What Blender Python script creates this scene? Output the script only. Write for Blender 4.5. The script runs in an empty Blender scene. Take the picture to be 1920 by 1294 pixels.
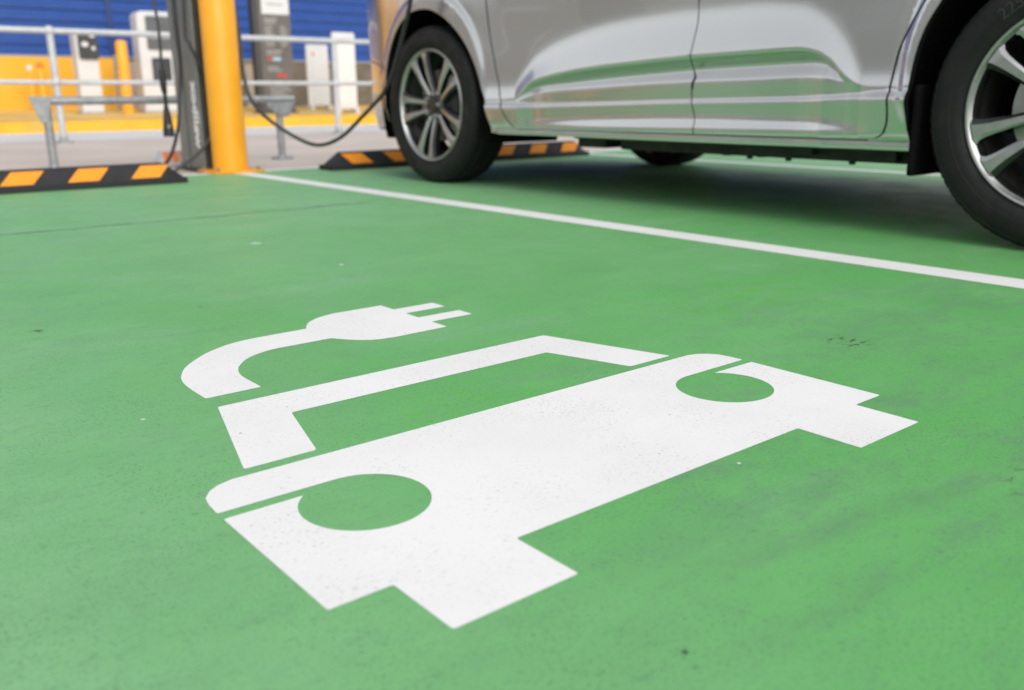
import bpy, bmesh, math, random
from mathutils import Vector, Matrix, Euler
from mathutils.geometry import delaunay_2d_cdt, tessellate_polygon
random.seed(7)
sc = bpy.context.scene
COL = sc.collection
R = math.radians

# ------------------------------------------------------------------ camera, world, sun, exposure
CAM_H = 0.405
def make_camera():
    pitch, roll, yaw = 0.266811, -0.00740941, 0.682275
    F = Vector((math.sin(yaw)*math.cos(pitch), math.cos(yaw)*math.cos(pitch), -math.sin(pitch)))
    r0 = Vector((math.cos(yaw), -math.sin(yaw), 0)); u0 = r0.cross(F)
    r = r0*math.cos(roll) + u0*math.sin(roll); u = -r0*math.sin(roll) + u0*math.cos(roll)
    M = Matrix((r, u, -F)).transposed().to_4x4(); M.translation = Vector((0, 0, CAM_H))
    cd = bpy.data.cameras.new('camera'); co = bpy.data.objects.new('camera', cd); COL.objects.link(co)
    co.matrix_world = M
    cd.sensor_fit = 'HORIZONTAL'; cd.sensor_width = 36.0; cd.lens = 31.902
    cd.clip_start = 0.02; cd.clip_end = 2000
    cd.dof.use_dof = True
    cd.dof.focus_distance = (Vector((0.80, 0.95, 0)) - Vector((0, 0, CAM_H))).dot(F)
    cd.dof.aperture_fstop = 4.0
    sc.camera = co
make_camera()

SUN_EL, SUN_AZ = R(36), math.atan2(-0.97, -0.24)     # towards the sun: behind and left of the camera
sun_dir = Vector((math.cos(SUN_AZ)*math.cos(SUN_EL), math.sin(SUN_AZ)*math.cos(SUN_EL), math.sin(SUN_EL)))
w = bpy.data.worlds.new('World'); sc.world = w; w.use_nodes = True
nt = w.node_tree; nt.nodes.clear()
sky = nt.nodes.new('ShaderNodeTexSky'); sky.sky_type = 'NISHITA'; sky.sun_disc = False
sky.sun_elevation = SUN_EL; sky.sun_rotation = math.pi/2 - SUN_AZ
sky.air_density = 1.6; sky.dust_density = 1.0; sky.ozone_density = 1.0
hs = nt.nodes.new('ShaderNodeHueSaturation'); hs.inputs['Saturation'].default_value = 0.14
bg = nt.nodes.new('ShaderNodeBackground'); bg.inputs['Strength'].default_value = 0.15
wo = nt.nodes.new('ShaderNodeOutputWorld')
nt.links.new(sky.outputs[0], hs.inputs['Color']); nt.links.new(hs.outputs[0], bg.inputs['Color']); nt.links.new(bg.outputs[0], wo.inputs[0])
sl = bpy.data.lights.new('sun', 'SUN'); sl.energy = 1.1; sl.angle = R(38); sl.color = (1, 0.965, 0.92)
so = bpy.data.objects.new('sun', sl); COL.objects.link(so); so.rotation_euler = (-sun_dir).to_track_quat('-Z', 'Y').to_euler()
so.location = (-4, 0, 8)
sc.view_settings.view_transform = 'Standard'; sc.view_settings.look = 'None'
sc.view_settings.gamma = 1; sc.view_settings.use_curve_mapping = False
sc.view_settings.exposure = 0.55
sc.cycles.max_bounces = 8
sc.cycles.use_denoising = True

# ------------------------------------------------------------------ materials
class N:
    """small node-graph helper around one Principled material"""
    def __init__(s, name):
        s.m = bpy.data.materials.new(name); s.m.use_nodes = True
        s.t = s.m.node_tree; s.p = s.t.nodes['Principled BSDF']
        s.tc = s.t.nodes.new('ShaderNodeTexCoord')
    def link(s, a, b): s.t.links.new(a, b)
    def mapv(s, scale=(1, 1, 1), rot=(0, 0, 0), loc=(0, 0, 0)):
        n = s.t.nodes.new('ShaderNodeMapping'); n.inputs['Scale'].default_value = scale; n.inputs['Rotation'].default_value = rot; n.inputs['Location'].default_value = loc
        s.link(s.tc.outputs['Object'], n.inputs['Vector']); return n.outputs[0]
    def noise(s, scale, detail=4, rough=0.55, vec=None, dist=0.0):
        n = s.t.nodes.new('ShaderNodeTexNoise'); n.inputs['Scale'].default_value = scale; n.inputs['Detail'].default_value = detail
        n.inputs['Roughness'].default_value = rough; n.inputs['Distortion'].default_value = dist
        s.link(vec if vec is not None else s.tc.outputs['Object'], n.inputs['Vector']); return n.outputs[0]
    def voro(s, scale, vec=None, out='Distance'):
        n = s.t.nodes.new('ShaderNodeTexVoronoi'); n.inputs['Scale'].default_value = scale
        s.link(vec if vec is not None else s.tc.outputs['Object'], n.inputs['Vector']); return n.outputs[out]
    def ramp(s, v, a, b, lo=0.0, hi=1.0):
        n = s.t.nodes.new('ShaderNodeMapRange'); n.interpolation_type = 'SMOOTHSTEP'
        n.inputs['From Min'].default_value = a; n.inputs['From Max'].default_value = b
        n.inputs['To Min'].default_value = lo; n.inputs['To Max'].default_value = hi
        s.link(v, n.inputs['Value']); return n.outputs[0]
    def math(s, op, a, b=None):
        n = s.t.nodes.new('ShaderNodeMath'); n.operation = op
        for i, v in enumerate((a, b)):
            if v is None: continue
            if isinstance(v, (int, float)): n.inputs[i].default_value = v
            else: s.link(v, n.inputs[i])
        return n.outputs[0]
    def mix(s, f, a, b):
        n = s.t.nodes.new('ShaderNodeMix'); n.data_type = 'RGBA'
        for sock, v in ((n.inputs[0], f), (n.inputs[6], a), (n.inputs[7], b)):
            if isinstance(v, (int, float)): sock.default_value = v
            elif isinstance(v, tuple): sock.default_value = (*v, 1)
            else: s.link(v, sock)
        return n.outputs[2]
    def xyz(s):
        n = s.t.nodes.new('ShaderNodeSeparateXYZ'); s.link(s.tc.outputs['Object'], n.inputs[0]); return n.outputs
    def col(s, c):
        if isinstance(c, tuple): s.p.inputs['Base Color'].default_value = (*c, 1)
        else: s.link(c, s.p.inputs['Base Color'])
    def set(s, **k):
        for a, v in k.items():
            i = s.p.inputs[a.replace('_', ' ')]
            if isinstance(v, (int, float)): i.default_value = v
            else: s.link(v, i)
    def bump(s, v, strength=0.2, dist=0.002):
        n = s.t.nodes.new('ShaderNodeBump'); n.inputs['Strength'].default_value = strength; n.inputs['Distance'].default_value = dist
        s.link(v, n.inputs['Height']); s.link(n.outputs[0], s.p.inputs['Normal'])

def simple(name, c, rough=0.5, metal=0.0, var=0.12, scale=12.0, coat=0.0, bump=0.0, bscale=200.0, dirt=None, bdist=0.001):
    n = N(name)
    v = n.ramp(n.noise(scale, 5), 0.3, 0.7)
    d = tuple(x*(1-var) for x in c); b = tuple(min(1, x*(1+var*0.5)) for x in c)
    out = n.mix(v, d, b)
    if dirt: out = n.mix(n.ramp(n.noise(scale*0.6+1.3, 8, 0.7), 0.52, 0.75, 0, dirt[1]), out, dirt[0])
    n.col(out); n.set(Metallic=metal); n.link(n.ramp(n.noise(scale*2.3, 4), 0.3, 0.7, max(0.02, rough*0.85), min(1, rough*1.15)), n.p.inputs['Roughness'])
    if coat: n.set(Coat_Weight=coat, Coat_Roughness=0.03)
    if bump: n.bump(n.noise(bscale, 3), bump, bdist)
    return n.m

def green_paint():
    n = N('green_bay_paint'); x, y, z = n.xyz()
    a = n.ramp(n.noise(1.6, 6, 0.6, dist=0.6), 0.35, 0.68)
    c = n.mix(a, (0.102, 0.385, 0.096), (0.128, 0.405, 0.124))
    # paler green, stronger towards the bay's head and its left side
    pale_mask = n.math('MAXIMUM', n.ramp(x, 0.85, 0.0), n.ramp(y, 0.9, 3.6))
    pale_mask = n.math('MULTIPLY', pale_mask, n.ramp(n.noise(2.2, 6, 0.65), 0.25, 0.75, 0.55, 1.0))
    c = n.mix(n.math('MULTIPLY', pale_mask, 0.66), c, (0.26, 0.485, 0.265))
    # fresh, more saturated paint showing in patches
    f = n.math('MULTIPLY', n.ramp(n.noise(1.1, 3, 0.5, n.mapv(loc=(3.1, 7.7, 0))), 0.48, 0.66), n.ramp(n.noise(16, 6, 0.7), 0.46, 0.64))
    f = n.math('MULTIPLY', f, n.math('MULTIPLY', n.ramp(x, 0.35, 0.8), n.ramp(y, 1.9, 1.3)))
    c = n.mix(n.math('MULTIPLY', f, 0.85), c, (0.085, 0.42, 0.045))
    # dusty grey-green traffic film, streaked along the bays' cross direction
    st = n.noise(2.6, 7, 0.65, n.mapv(scale=(0.8, 1.6, 1), rot=(0, 0, R(12))))
    c = n.mix(n.ramp(st, 0.48, 0.74, 0, 0.35), c, (0.25, 0.44, 0.27))
    st2 = n.noise(8, 7, 0.72, n.mapv(scale=(0.8, 1.7, 1), rot=(0, 0, R(-18))))
    c = n.mix(n.ramp(st2, 0.50, 0.74, 0, 0.28), c, (0.125, 0.27, 0.14))
    st3 = n.noise(3.4, 8, 0.72, n.mapv(scale=(0.9, 1.5, 1), rot=(0, 0, R(8)), loc=(4, 2, 0)))
    near = n.math('MULTIPLY', n.ramp(x, 0.45, 0.95), n.ramp(y, 1.2, 0.5))
    c = n.mix(n.math('MULTIPLY', n.ramp(st3, 0.47, 0.64), n.math('ADD', n.math('MULTIPLY', near, 0.62), 0.14)), c, (0.115, 0.245, 0.135))
    blot = n.ramp(n.noise(19, 7, 0.75, n.mapv(scale=(0.9, 1.2, 1), loc=(1, 6, 3))), 0.56, 0.70)
    c = n.mix(n.math('MULTIPLY', blot, n.math('ADD', n.math('MULTIPLY', near, 0.35), 0.18)), c, (0.10, 0.20, 0.115))
    c = n.mix(n.ramp(n.noise(38, 7, 0.75, n.mapv(scale=(0.7, 1.3, 1))), 0.50, 0.70, 0, 0.5), c, (0.13, 0.30, 0.15))
    # small scuffs and grit
    c = n.mix(n.ramp(n.noise(80, 6, 0.8), 0.55, 0.70, 0, 0.6), c, (0.075, 0.165, 0.085))
    grit = n.ramp(n.noise(6, 5, 0.7, n.mapv(loc=(3, 8, 2))), 0.38, 0.62, 0.25, 1.0)
    c = n.mix(n.math('MULTIPLY', n.ramp(n.noise(260, 4, 0.65), 0.52, 0.66, 0, 0.72), grit), c, (0.075, 0.175, 0.085))
    c = n.mix(n.ramp(n.noise(210, 3, 0.6, n.mapv(loc=(7, 3, 1))), 0.60, 0.74, 0, 0.28), c, (0.24, 0.50, 0.26))
    v = n.voro(9.0); rnd = n.voro(9.0, out='Color')
    spk = n.math('MULTIPLY', n.ramp(v, 0.012, 0.020, 1, 0), n.ramp(n.noise(3.3, 2), 0.5, 0.53))
    c = n.mix(spk, c, (0.7, 0.72, 0.68))
    v2 = n.voro(6.3, n.mapv(loc=(5.2, 1.1, 0)))
    spk2 = n.math('MULTIPLY', n.ramp(v2, 0.010, 0.022, 1, 0), n.ramp(n.noise(2.1, 2, vec=n.mapv(loc=(9, 4, 0))), 0.52, 0.55))
    c = n.mix(spk2, c, (0.05, 0.06, 0.045))
    # hairline crack crossing the bay at y = 3.2
    wob = n.noise(3.0, 5, 0.65); dy = n.math('SUBTRACT', y, n.math('ADD', n.math('MULTIPLY', wob, 0.16), 3.125))
    cr = n.math('MULTIPLY', n.ramp(n.math('ABSOLUTE', dy), 0.005, 0.014, 1, 0), n.ramp(x, 1.75, 2.0, 1, 0))
    cr = n.math('MULTIPLY', cr, n.ramp(n.noise(14, 3), 0.35, 0.5, 0.35, 1))
    c = n.mix(n.math('MULTIPLY', cr, 0.95), c, (0.03, 0.06, 0.035))
    # rubber scuff beside the symbol and one in the left of the bay
    for (sx, sy, rr) in ((1.383, 0.796, 0.05), (0.339, 1.784, 0.022), (1.02, 0.30, 0.10)):
        dx = n.math('SUBTRACT', x, sx); dy2 = n.math('SUBTRACT', y, sy)
        dd = n.math('SQRT', n.math('ADD', n.math('MULTIPLY', dx, dx), n.math('MULTIPLY', dy2, dy2)))
        mk = n.math('MULTIPLY', n.ramp(dd, rr*0.4, rr, 1, 0), n.ramp(n.noise(75, 3, 0.6, n.mapv(scale=(0.6, 1.4, 1))), 0.53, 0.60))
        c = n.mix(n.math('MULTIPLY', mk, 0.9), c, (0.045, 0.06, 0.03))
    # two rubbery tyre streaks across the near right of the bay
    for (y0, sl, x0, x1, wd, am) in ((0.45, -0.14, 0.50, 0.75, 0.030, 0.85), (0.345, -0.02, 0.40, 0.62, 0.028, 0.7), (0.62, -0.05, 1.0, 1.3, 0.05, 0.45)):
        ln = n.math('ABSOLUTE', n.math('SUBTRACT', n.math('ADD', y, n.math('MULTIPLY', n.math('SUBTRACT', x, 0.57), -sl)), y0))
        bd = n.math('MULTIPLY', n.ramp(ln, 0.0, wd, 1, 0), n.ramp(x, x0, x1))
        bd = n.math('MULTIPLY', bd, n.ramp(n.noise(14, 7, 0.75, n.mapv(scale=(0.6, 1.6, 1), loc=(2, 2, 5))), 0.36, 0.62))
        c = n.mix(n.math('MULTIPLY', bd, am*0.75), c, (0.115, 0.25, 0.125))
    # single chips and grit stuck to the paint
    for (sx, sy, rr, cc) in ((1.095, 2.029, 0.008, (0.7, 0.7, 0.66)), (0.333, 1.18, 0.0035, (0.7, 0.7, 0.66)), (0.808, 0.585, 0.003, (0.7, 0.7, 0.66)), (0.478, 0.384, 0.0035, (0.03, 0.035, 0.03)), (0.455, 1.012, 0.003, (0.03, 0.035, 0.03)), (0.642, 1.791, 0.004, (0.04, 0.05, 0.04)), (1.08, 2.507, 0.02, (0.45, 0.62, 0.46))):
        dx = n.math('SUBTRACT', x, sx); dy2 = n.math('SUBTRACT', y, sy)
        dd = n.math('SQRT', n.math('ADD', n.math('MULTIPLY', dx, dx), n.math('MULTIPLY', dy2, dy2)))
        c = n.mix(n.ramp(dd, rr*0.6, rr, 0.9, 0), c, cc)
    n.col(c); n.set(Specular_IOR_Level=0.45)
    n.link(n.ramp(n.noise(5, 5), 0.3, 0.7, 0.5, 0.66), n.p.inputs['Roughness'])
    n.bump(n.noise(240, 4, 0.65), 0.35, 0.002)
    return n.m

def white_paint(name='white_road_paint', worn=1.0):
    n = N(name)
    c = n.mix(n.ramp(n.noise(5, 6, 0.6), 0.35, 0.7), (0.81, 0.80, 0.79), (0.765, 0.757, 0.748))
    patch = n.ramp(n.noise(7, 4, 0.6, n.mapv(loc=(2, 5, 0))), 0.42, 0.62, 0.25, 1.0)
    c = n.mix(n.math('MULTIPLY', n.ramp(n.noise(330, 3, 0.6, n.mapv(scale=(0.6, 1, 1))), 0.585, 0.68, 0, 0.62*worn), patch), c, (0.28, 0.28, 0.27))
    c = n.mix(n.math('MULTIPLY', n.ramp(n.noise(110, 4, 0.7), 0.58, 0.70, 0, 0.6*worn), patch), c, (0.38, 0.36, 0.33))
    v = n.voro(16); c = n.mix(n.math('MULTIPLY', n.ramp(v, 0.02, 0.04, 0.8, 0), n.ramp(n.noise(4.1, 2), 0.5, 0.54)), c, (0.12, 0.12, 0.11))
    c = n.mix(n.ramp(n.noise(2.2, 5, 0.6, n.mapv(loc=(1, 9, 0))), 0.5, 0.8, 0, 0.18), c, (0.62, 0.60, 0.57))
    n.col(c); n.set(Roughness=0.55, Specular_IOR_Level=0.4)
    n.bump(n.noise(260, 4, 0.65), 0.22, 0.0014)
    return n.m

def rubber(name, c=(0.008, 0.008, 0.0085), brown=0.3):
    n = N(name)
    o = n.mix(n.ramp(n.noise(9, 6, 0.7), 0.45, 0.75, 0, brown), c, (0.035, 0.029, 0.025))
    n.col(o); n.link(n.ramp(n.noise(20, 5), 0.3, 0.7, 0.5, 0.74), n.p.inputs['Roughness']); n.set(Specular_IOR_Level=0.3); n.bump(n.noise(160, 3), 0.12, 0.001)
    return n.m

M = {}
M['green'] = green_paint(); M['white'] = white_paint(); M['line'] = white_paint('white_line_paint', 0.6)
M['concrete'] = simple('warm_concrete', (0.56, 0.485, 0.425), 0.85, var=0.12, scale=0.9, bump=0.2, bscale=120, dirt=((0.44, 0.385, 0.34), 0.4))
M['gutter'] = simple('pale_concrete', (0.66, 0.645, 0.625), 0.85, var=0.08, scale=1.2, bump=0.2, bscale=120, dirt=((0.52, 0.50, 0.48), 0.4))
M['asphalt'] = simple('grey_asphalt', (0.17, 0.167, 0.162), 0.9, var=0.2, scale=0.5)
M['silver'] = None
def silver():
    n = N('silver_paint')
    fl = n.noise(1400, 2, 0.5)
    n.col(n.mix(n.ramp(fl, 0.4, 0.6), (0.545, 0.548, 0.548), (0.625, 0.628, 0.628)))
    n.set(Metallic=0.95, Roughness=0.24, Coat_Weight=1.0, Coat_Roughness=0.025)
    return n.m
M['silver'] = silver()
M['trim'] = simple('black_plastic_trim', (0.013, 0.013, 0.014), 0.6, var=0.2, scale=20)
M['liner_and_gap_shade'] = simple('dark_wheel_well_and_gap_shade', (0.005, 0.005, 0.005), 0.95, var=0.2, scale=20)
M['liner_and_gap_shade'].node_tree.nodes['Principled BSDF'].inputs['Specular IOR Level'].default_value = 0.08
M['under'] = simple('dark_underbody', (0.02, 0.021, 0.021), 0.6, var=0.3, scale=9)
M['tyre'] = rubber('tyre_rubber'); M['tyre_text'] = rubber('raised_tyre_lettering', (0.035, 0.035, 0.037), 0.1)
M['alloy'] = simple('machined_alloy', (0.44, 0.44, 0.437), 0.32, 0.85, var=0.08, scale=30)
M['alloy_dark'] = simple('dark_alloy', (0.07, 0.072, 0.072), 0.35, 0.9, var=0.1, scale=30)
M['steel'] = simple('brushed_steel', (0.42, 0.41, 0.40), 0.35, 1.0, var=0.1, scale=40)
M['galv'] = simple('galvanised_steel', (0.36, 0.375, 0.38), 0.45, 0.55, var=0.22, scale=26, dirt=((0.28, 0.29, 0.29), 0.6))
M['galv_pale'] = simple('pale_galvanised_steel', (0.54, 0.555, 0.56), 0.5, 0.35, var=0.12, scale=20)
M['yellow'] = simple('yellow_post_paint', (0.86, 0.365, 0.013), 0.42, var=0.05, scale=6, dirt=((0.55, 0.24, 0.02), 0.25))
M['wall_yellow'] = simple('yellow_wall_paint', (0.80, 0.41, 0.026), 0.7, var=0.06, scale=3, dirt=((0.55, 0.40, 0.12), 0.5))
M['kerb_yellow'] = simple('yellow_kerb_paint', (0.80, 0.42, 0.022), 0.7, var=0.08, scale=4, dirt=((0.45, 0.36, 0.14), 0.7))
M['path'] = simple('worn_yellow_path', (0.74, 0.46, 0.12), 0.85, var=0.2, scale=2, dirt=((0.42, 0.36, 0.25), 0.8))
M['brown'] = simple('brown_block', (0.15, 0.124, 0.095), 0.85, var=0.2, scale=5, dirt=((0.13, 0.11, 0.085), 0.6))
M['beige'] = simple('beige_block', (0.42, 0.355, 0.29), 0.85, var=0.1, scale=5)
M['grey_render'] = simple('grey_render', (0.56, 0.57, 0.56), 0.85, var=0.15, scale=1.5)
M['blue'] = simple('blue_cladding', (0.008, 0.056, 0.265), 0.6, var=0.06, scale=2)
M['blue_seam'] = simple('dark_blue_joint', (0.010, 0.036, 0.16), 0.5, var=0.06, scale=2)
M['white_plastic'] = simple('white_enamel', (0.62, 0.615, 0.61), 0.4, var=0.03, scale=6)
M['black_panel'] = simple('black_screen', (0.03, 0.031, 0.033), 0.25, var=0.15, scale=8)
M['grey_panel'] = simple('grey_panel', (0.10, 0.105, 0.11), 0.35, var=0.15, scale=8)
M['totem'] = simple('dark_bronze_totem', (0.05, 0.046, 0.042), 0.4, var=0.1, scale=4)
M['totem_face'] = simple('bronze_face', (0.12, 0.106, 0.094), 0.3, var=0.2, scale=1.5)
M['totem_text'] = simple('pale_lettering', (0.36, 0.34, 0.32), 0.6, var=0.1, scale=10)
M['red'] = simple('red_mark', (0.55, 0.06, 0.04), 0.5, var=0.05); M['orange'] = simple('orange_marker', (0.80, 0.20, 0.03), 0.6, var=0.1)
M['pink'] = simple('pale_pink_poster', (0.75, 0.66, 0.63), 0.6, var=0.05); M['sky_mark'] = simple('pale_blue_mark', (0.35, 0.52, 0.62), 0.6, var=0.05)
M['charger'] = simple('graphite_charger', (0.19, 0.195, 0.187), 0.45, 0.2, var=0.08, scale=8)
M['charger_dark'] = simple('dark_graphite', (0.045, 0.045, 0.043), 0.5, 0.1, var=0.1, scale=8)
M['logo'] = simple('white_lettering', (0.8, 0.8, 0.8), 0.5, var=0.02)
M['cable'] = simple('black_cable_sheath', (0.022, 0.023, 0.024), 0.42, var=0.15, scale=20)
M['stop_rubber'] = rubber('recycled_rubber', (0.022, 0.022, 0.025), 0.12)
M['stop_yellow'] = simple('yellow_reflective_patch', (0.90, 0.29, 0.008), 0.65, var=0.08, scale=30, dirt=((0.50, 0.20, 0.03), 0.25))
M['glass'] = simple('dark_tinted_glass', (0.012, 0.015, 0.016), 0.05, var=0.05)
M['lens'] = simple('lamp_lens', (0.55, 0.57, 0.6), 0.08, 0.6, var=0.05); M['red_lens'] = simple('red_lamp_lens', (0.35, 0.01, 0.012), 0.1, var=0.05)
M['leaf'] = simple('dry_leaf', (0.09, 0.065, 0.04), 0.8, var=0.3, scale=60)

# ------------------------------------------------------------------ object helpers
def tag(o, label=None, cat=None, group=None, kind=None):
    if label: o['label'] = label
    if cat: o['category'] = cat
    if group: o['group'] = group
    if kind: o['kind'] = kind
    return o
def thing(name, label, cat, loc=(0, 0, 0), rotz=0.0, group=None):
    o = bpy.data.objects.new(name, None); COL.objects.link(o); o.empty_display_size = 0.1
    o.location = loc; o.rotation_euler = (0, 0, rotz); return tag(o, label, cat, group)
def link_mesh(name, me, mats, parent=None):
    for m in (mats if isinstance(mats, (list, tuple)) else [mats]): me.materials.append(m)
    o = bpy.data.objects.new(name, me); COL.objects.link(o)
    if parent is not None: o.parent = parent
    return o
def obj(name, bm, mats, parent=None, smooth=None, bevel=0.0, bseg=2):
    if bevel > 0:
        es = [e for e in bm.edges if len(e.link_faces) == 2 and e.calc_face_angle(0) > R(35)]
        if es: bmesh.ops.bevel(bm, geom=es, offset=bevel, segments=bseg, affect='EDGES', profile=0.5, clamp_overlap=True)
    bmesh.ops.recalc_face_normals(bm, faces=bm.faces)
    me = bpy.data.meshes.new(name); bm.to_mesh(me); bm.free()
    if smooth is not None:
        for p in me.polygons: p.use_smooth = True
        me.set_sharp_from_angle(angle=R(smooth))
    return link_mesh(name, me, mats, parent)
def B(): return bmesh.new()
def split(name, bm, mats, parent=None, smooth=None, bevel=0.0):
    """one object per connected piece"""
    left = set(bm.verts); out = []
    while left:
        st = [left.pop()]; comp = set(st)
        while st:
            v = st.pop()
            for e in v.link_edges:
                q = e.other_vert(v)
                if q not in comp: comp.add(q); left.discard(q); st.append(q)
        nb = bmesh.new(); mp = {v: nb.verts.new(v.co) for v in comp}
        for f in {f for v in comp for f in v.link_faces}:
            nb.faces.new([mp[v] for v in f.verts]).material_index = f.material_index
        out.append(obj(name, nb, mats, parent, smooth, bevel))
    bm.free(); return out
def box(bm, x0, x1, y0, y1, z0, z1, mi=0):
    v = [bm.verts.new((x, y, z)) for z in (z0, z1) for y in (y0, y1) for x in (x0, x1)]
    for f in ((0, 2, 3, 1), (4, 5, 7, 6), (0, 1, 5, 4), (2, 6, 7, 3), (0, 4, 6, 2), (1, 3, 7, 5)):
        bm.faces.new([v[i] for i in f]).material_index = mi
    return v
def prism(bm, pts, axis, a, b, mi=0):
    """pts: 2-D outline; axis the extruded one; the outline lies in the other two (x<y<z order)"""
    def P(p, t):
        return {'x': (t, p[0], p[1]), 'y': (p[0], t, p[1]), 'z': (p[0], p[1], t)}[axis]
    A = [bm.verts.new(P(p, a)) for p in pts]; C = [bm.verts.new(P(p, b)) for p in pts]
    n = len(pts); bm.faces.new(A).material_index = mi; bm.faces.new(C[::-1]).material_index = mi
    for i in range(n): bm.faces.new((A[i], C[i], C[(i+1) % n], A[(i+1) % n])).material_index = mi
def tube(bm, pts, r, seg=12, mi=0, cap=True, radii=None):
    pts = [Vector(p) for p in pts]; rings = []; nrm = None
    for i, p in enumerate(pts):
        t = (pts[min(i+1, len(pts)-1)] - pts[max(i-1, 0)]).normalized()
        if nrm is None:
            nrm = t.orthogonal().normalized()
        nrm = (nrm - t*nrm.dot(t)).normalized(); b = t.cross(nrm); rr = radii[i] if radii else r
        rings.append([bm.verts.new(p + (nrm*math.cos(k*2*math.pi/seg) + b*math.sin(k*2*math.pi/seg))*rr) for k in range(seg)])
    for a, c in zip(rings, rings[1:]):
        for k in range(seg): bm.faces.new((a[k], a[(k+1) % seg], c[(k+1) % seg], c[k])).material_index = mi
    if cap:
        bm.faces.new(rings[0][::-1]).material_index = mi; bm.faces.new(rings[-1]).material_index = mi
def lathe(bm, prof, axis='z', seg=48, origin=(0, 0, 0), mi=0, a0=0.0, a1=2*math.pi):
    """prof: (t along axis, radius)"""
    full = abs(a1-a0-2*math.pi) < 1e-6; n = seg if full else seg+1; rings = []
    for t, r in prof:
        ring = []
        if r < 1e-6:
            a = {'z': (0, 0, t), 'x': (t, 0, 0), 'y': (0, t, 0)}[axis]; v = bm.verts.new([a[i]+origin[i] for i in range(3)]); ring = [v]*n
        else:
            for k in range(n):
                th = a0 + (a1-a0)*k/seg; c, s = math.cos(th)*r, math.sin(th)*r
                a = {'z': (c, s, t), 'x': (t, c, s), 'y': (c, t, s)}[axis]; ring.append(bm.verts.new([a[i]+origin[i] for i in range(3)]))
        rings.append(ring)
    for A, C in zip(rings, rings[1:]):
        for k in range(seg):
            k2 = (k+1) % n; q = []
            for v in (A[k], A[k2], C[k2], C[k]):
                if v not in q: q.append(v)
            if len(q) > 2: bm.faces.new(q).material_index = mi
def rbox2(x0, x1, z0, z1, r, seg=6, corners=(1, 1, 1, 1)):
    """rounded rectangle outline; corners = (x0z0, x1z0, x1z1, x0z1)"""
    out = []
    for (cx, cz, a, on) in ((x0+r, z0+r, 180, corners[0]), (x1-r, z0+r, 270, corners[1]), (x1-r, z1-r, 0, corners[2]), (x0+r, z1-r, 90, corners[3])):
        if on:
            for k in range(seg+1):
                t = R(a + 90*k/seg); out.append((cx+r*math.cos(t), cz+r*math.sin(t)))
        else:
            out.append({180: (x0, z0), 270: (x1, z0), 0: (x1, z1), 90: (x0, z1)}[a])
    return out
def spline(pts, n=8):
    """Catmull-Rom through pts"""
    P = [Vector(p) for p in pts]; P = [P[0]*2-P[1]] + P + [P[-1]*2-P[-2]]; out = []
    for i in range(1, len(P)-2):
        for k in range(n):
            t = k/n; a, b, c, d = P[i-1:i+3]
            out.append(0.5*((2*b) + (c-a)*t + (2*a-5*b+4*c-d)*t*t + (3*b-a-3*c+d)*t**3))
    out.append(P[-2]); return out
def copy_tree(o, parent=None):
    c = o.copy(); COL.objects.link(c); c.parent = parent
    for ch in list(o.children): copy_tree(ch, c)
    return c
def text_bm(s, size, extrude, bold=0.0):
    cu = bpy.data.curves.new('lettering', 'FONT'); cu.body = s; cu.size = size; cu.extrude = extrude; cu.align_x = 'CENTER'; cu.resolution_u = 3; cu.offset = bold
    o = bpy.data.objects.new('lettering', cu); COL.objects.link(o)
    me = bpy.data.meshes.new_from_object(o.evaluated_get(bpy.context.evaluated_depsgraph_get()))
    bm = B(); bm.from_mesh(me); bpy.data.objects.remove(o); bpy.data.curves.remove(cu); bpy.data.meshes.remove(me); return bm
def sheet(name, pts, z, mat, **k):
    bm = B(); vs = [Vector((p[0], p[1], z)) for p in pts]
    V = [bm.verts.new(v) for v in vs]
    for t in tessellate_polygon([vs]): bm.faces.new([V[i] for i in t])
    for f in bm.faces:
        f.normal_update()
        if f.normal.z < 0: f.normal_flip()
    me = bpy.data.meshes.new(name); bm.to_mesh(me); bm.free()
    return link_mesh(name, me, mat, k.get('parent'))
def rect(x0, x1, y0, y1): return [(x0, y0), (x1, y0), (x1, y1), (x0, y1)]
def soften(pts, r=0.004):
    """clip each sharp corner with a small arc"""
    out = []; n = len(pts)
    for i in range(n):
        a, b, c = Vector(pts[i-1]), Vector(pts[i]), Vector(pts[(i+1) % n]); u, v = (a-b), (c-b)
        if u.length > 3*r and v.length > 3*r and u.angle(v) < R(150):
            p, q = b+u.normalized()*r, b+v.normalized()*r
            out += [tuple(p), tuple(p*0.25+b*0.5+q*0.25), tuple(q)]
        else: out.append(tuple(b))
    return out

# ------------------------------------------------------------------ ground
tag(sheet('ground', rect(-250, 250, -250, 13.42), -0.012, M['asphalt']), kind='structure')
tag(sheet('concrete_apron', rect(-40, 40, 4.60, 10.55), -0.008, M['concrete']), kind='structure')
tag(sheet('gutter_pavement', rect(-40, 40, 10.55, 13.40), -0.008, M['gutter']), kind='structure')
tag(sheet('green_bays', rect(-0.46, 9.95, -0.55, 5.10), -0.0002, M['green']), kind='structure')
bm = B()
prism(bm, [(13.40, -0.02), (13.40, 0.115), (13.42, 0.13), (13.62, 0.135), (13.62, -0.02)], 'x', -40, 40)
tag(obj('kerb', bm, M['kerb_yellow']), kind='structure')
bm = B(); prism(bm, [(13.62, -0.02), (13.62, 0.132), (16.80, 0.262), (16.80, -0.02)], 'x', -40, 40)
tag(obj('footpath', bm, M['path']), kind='structure')

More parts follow.
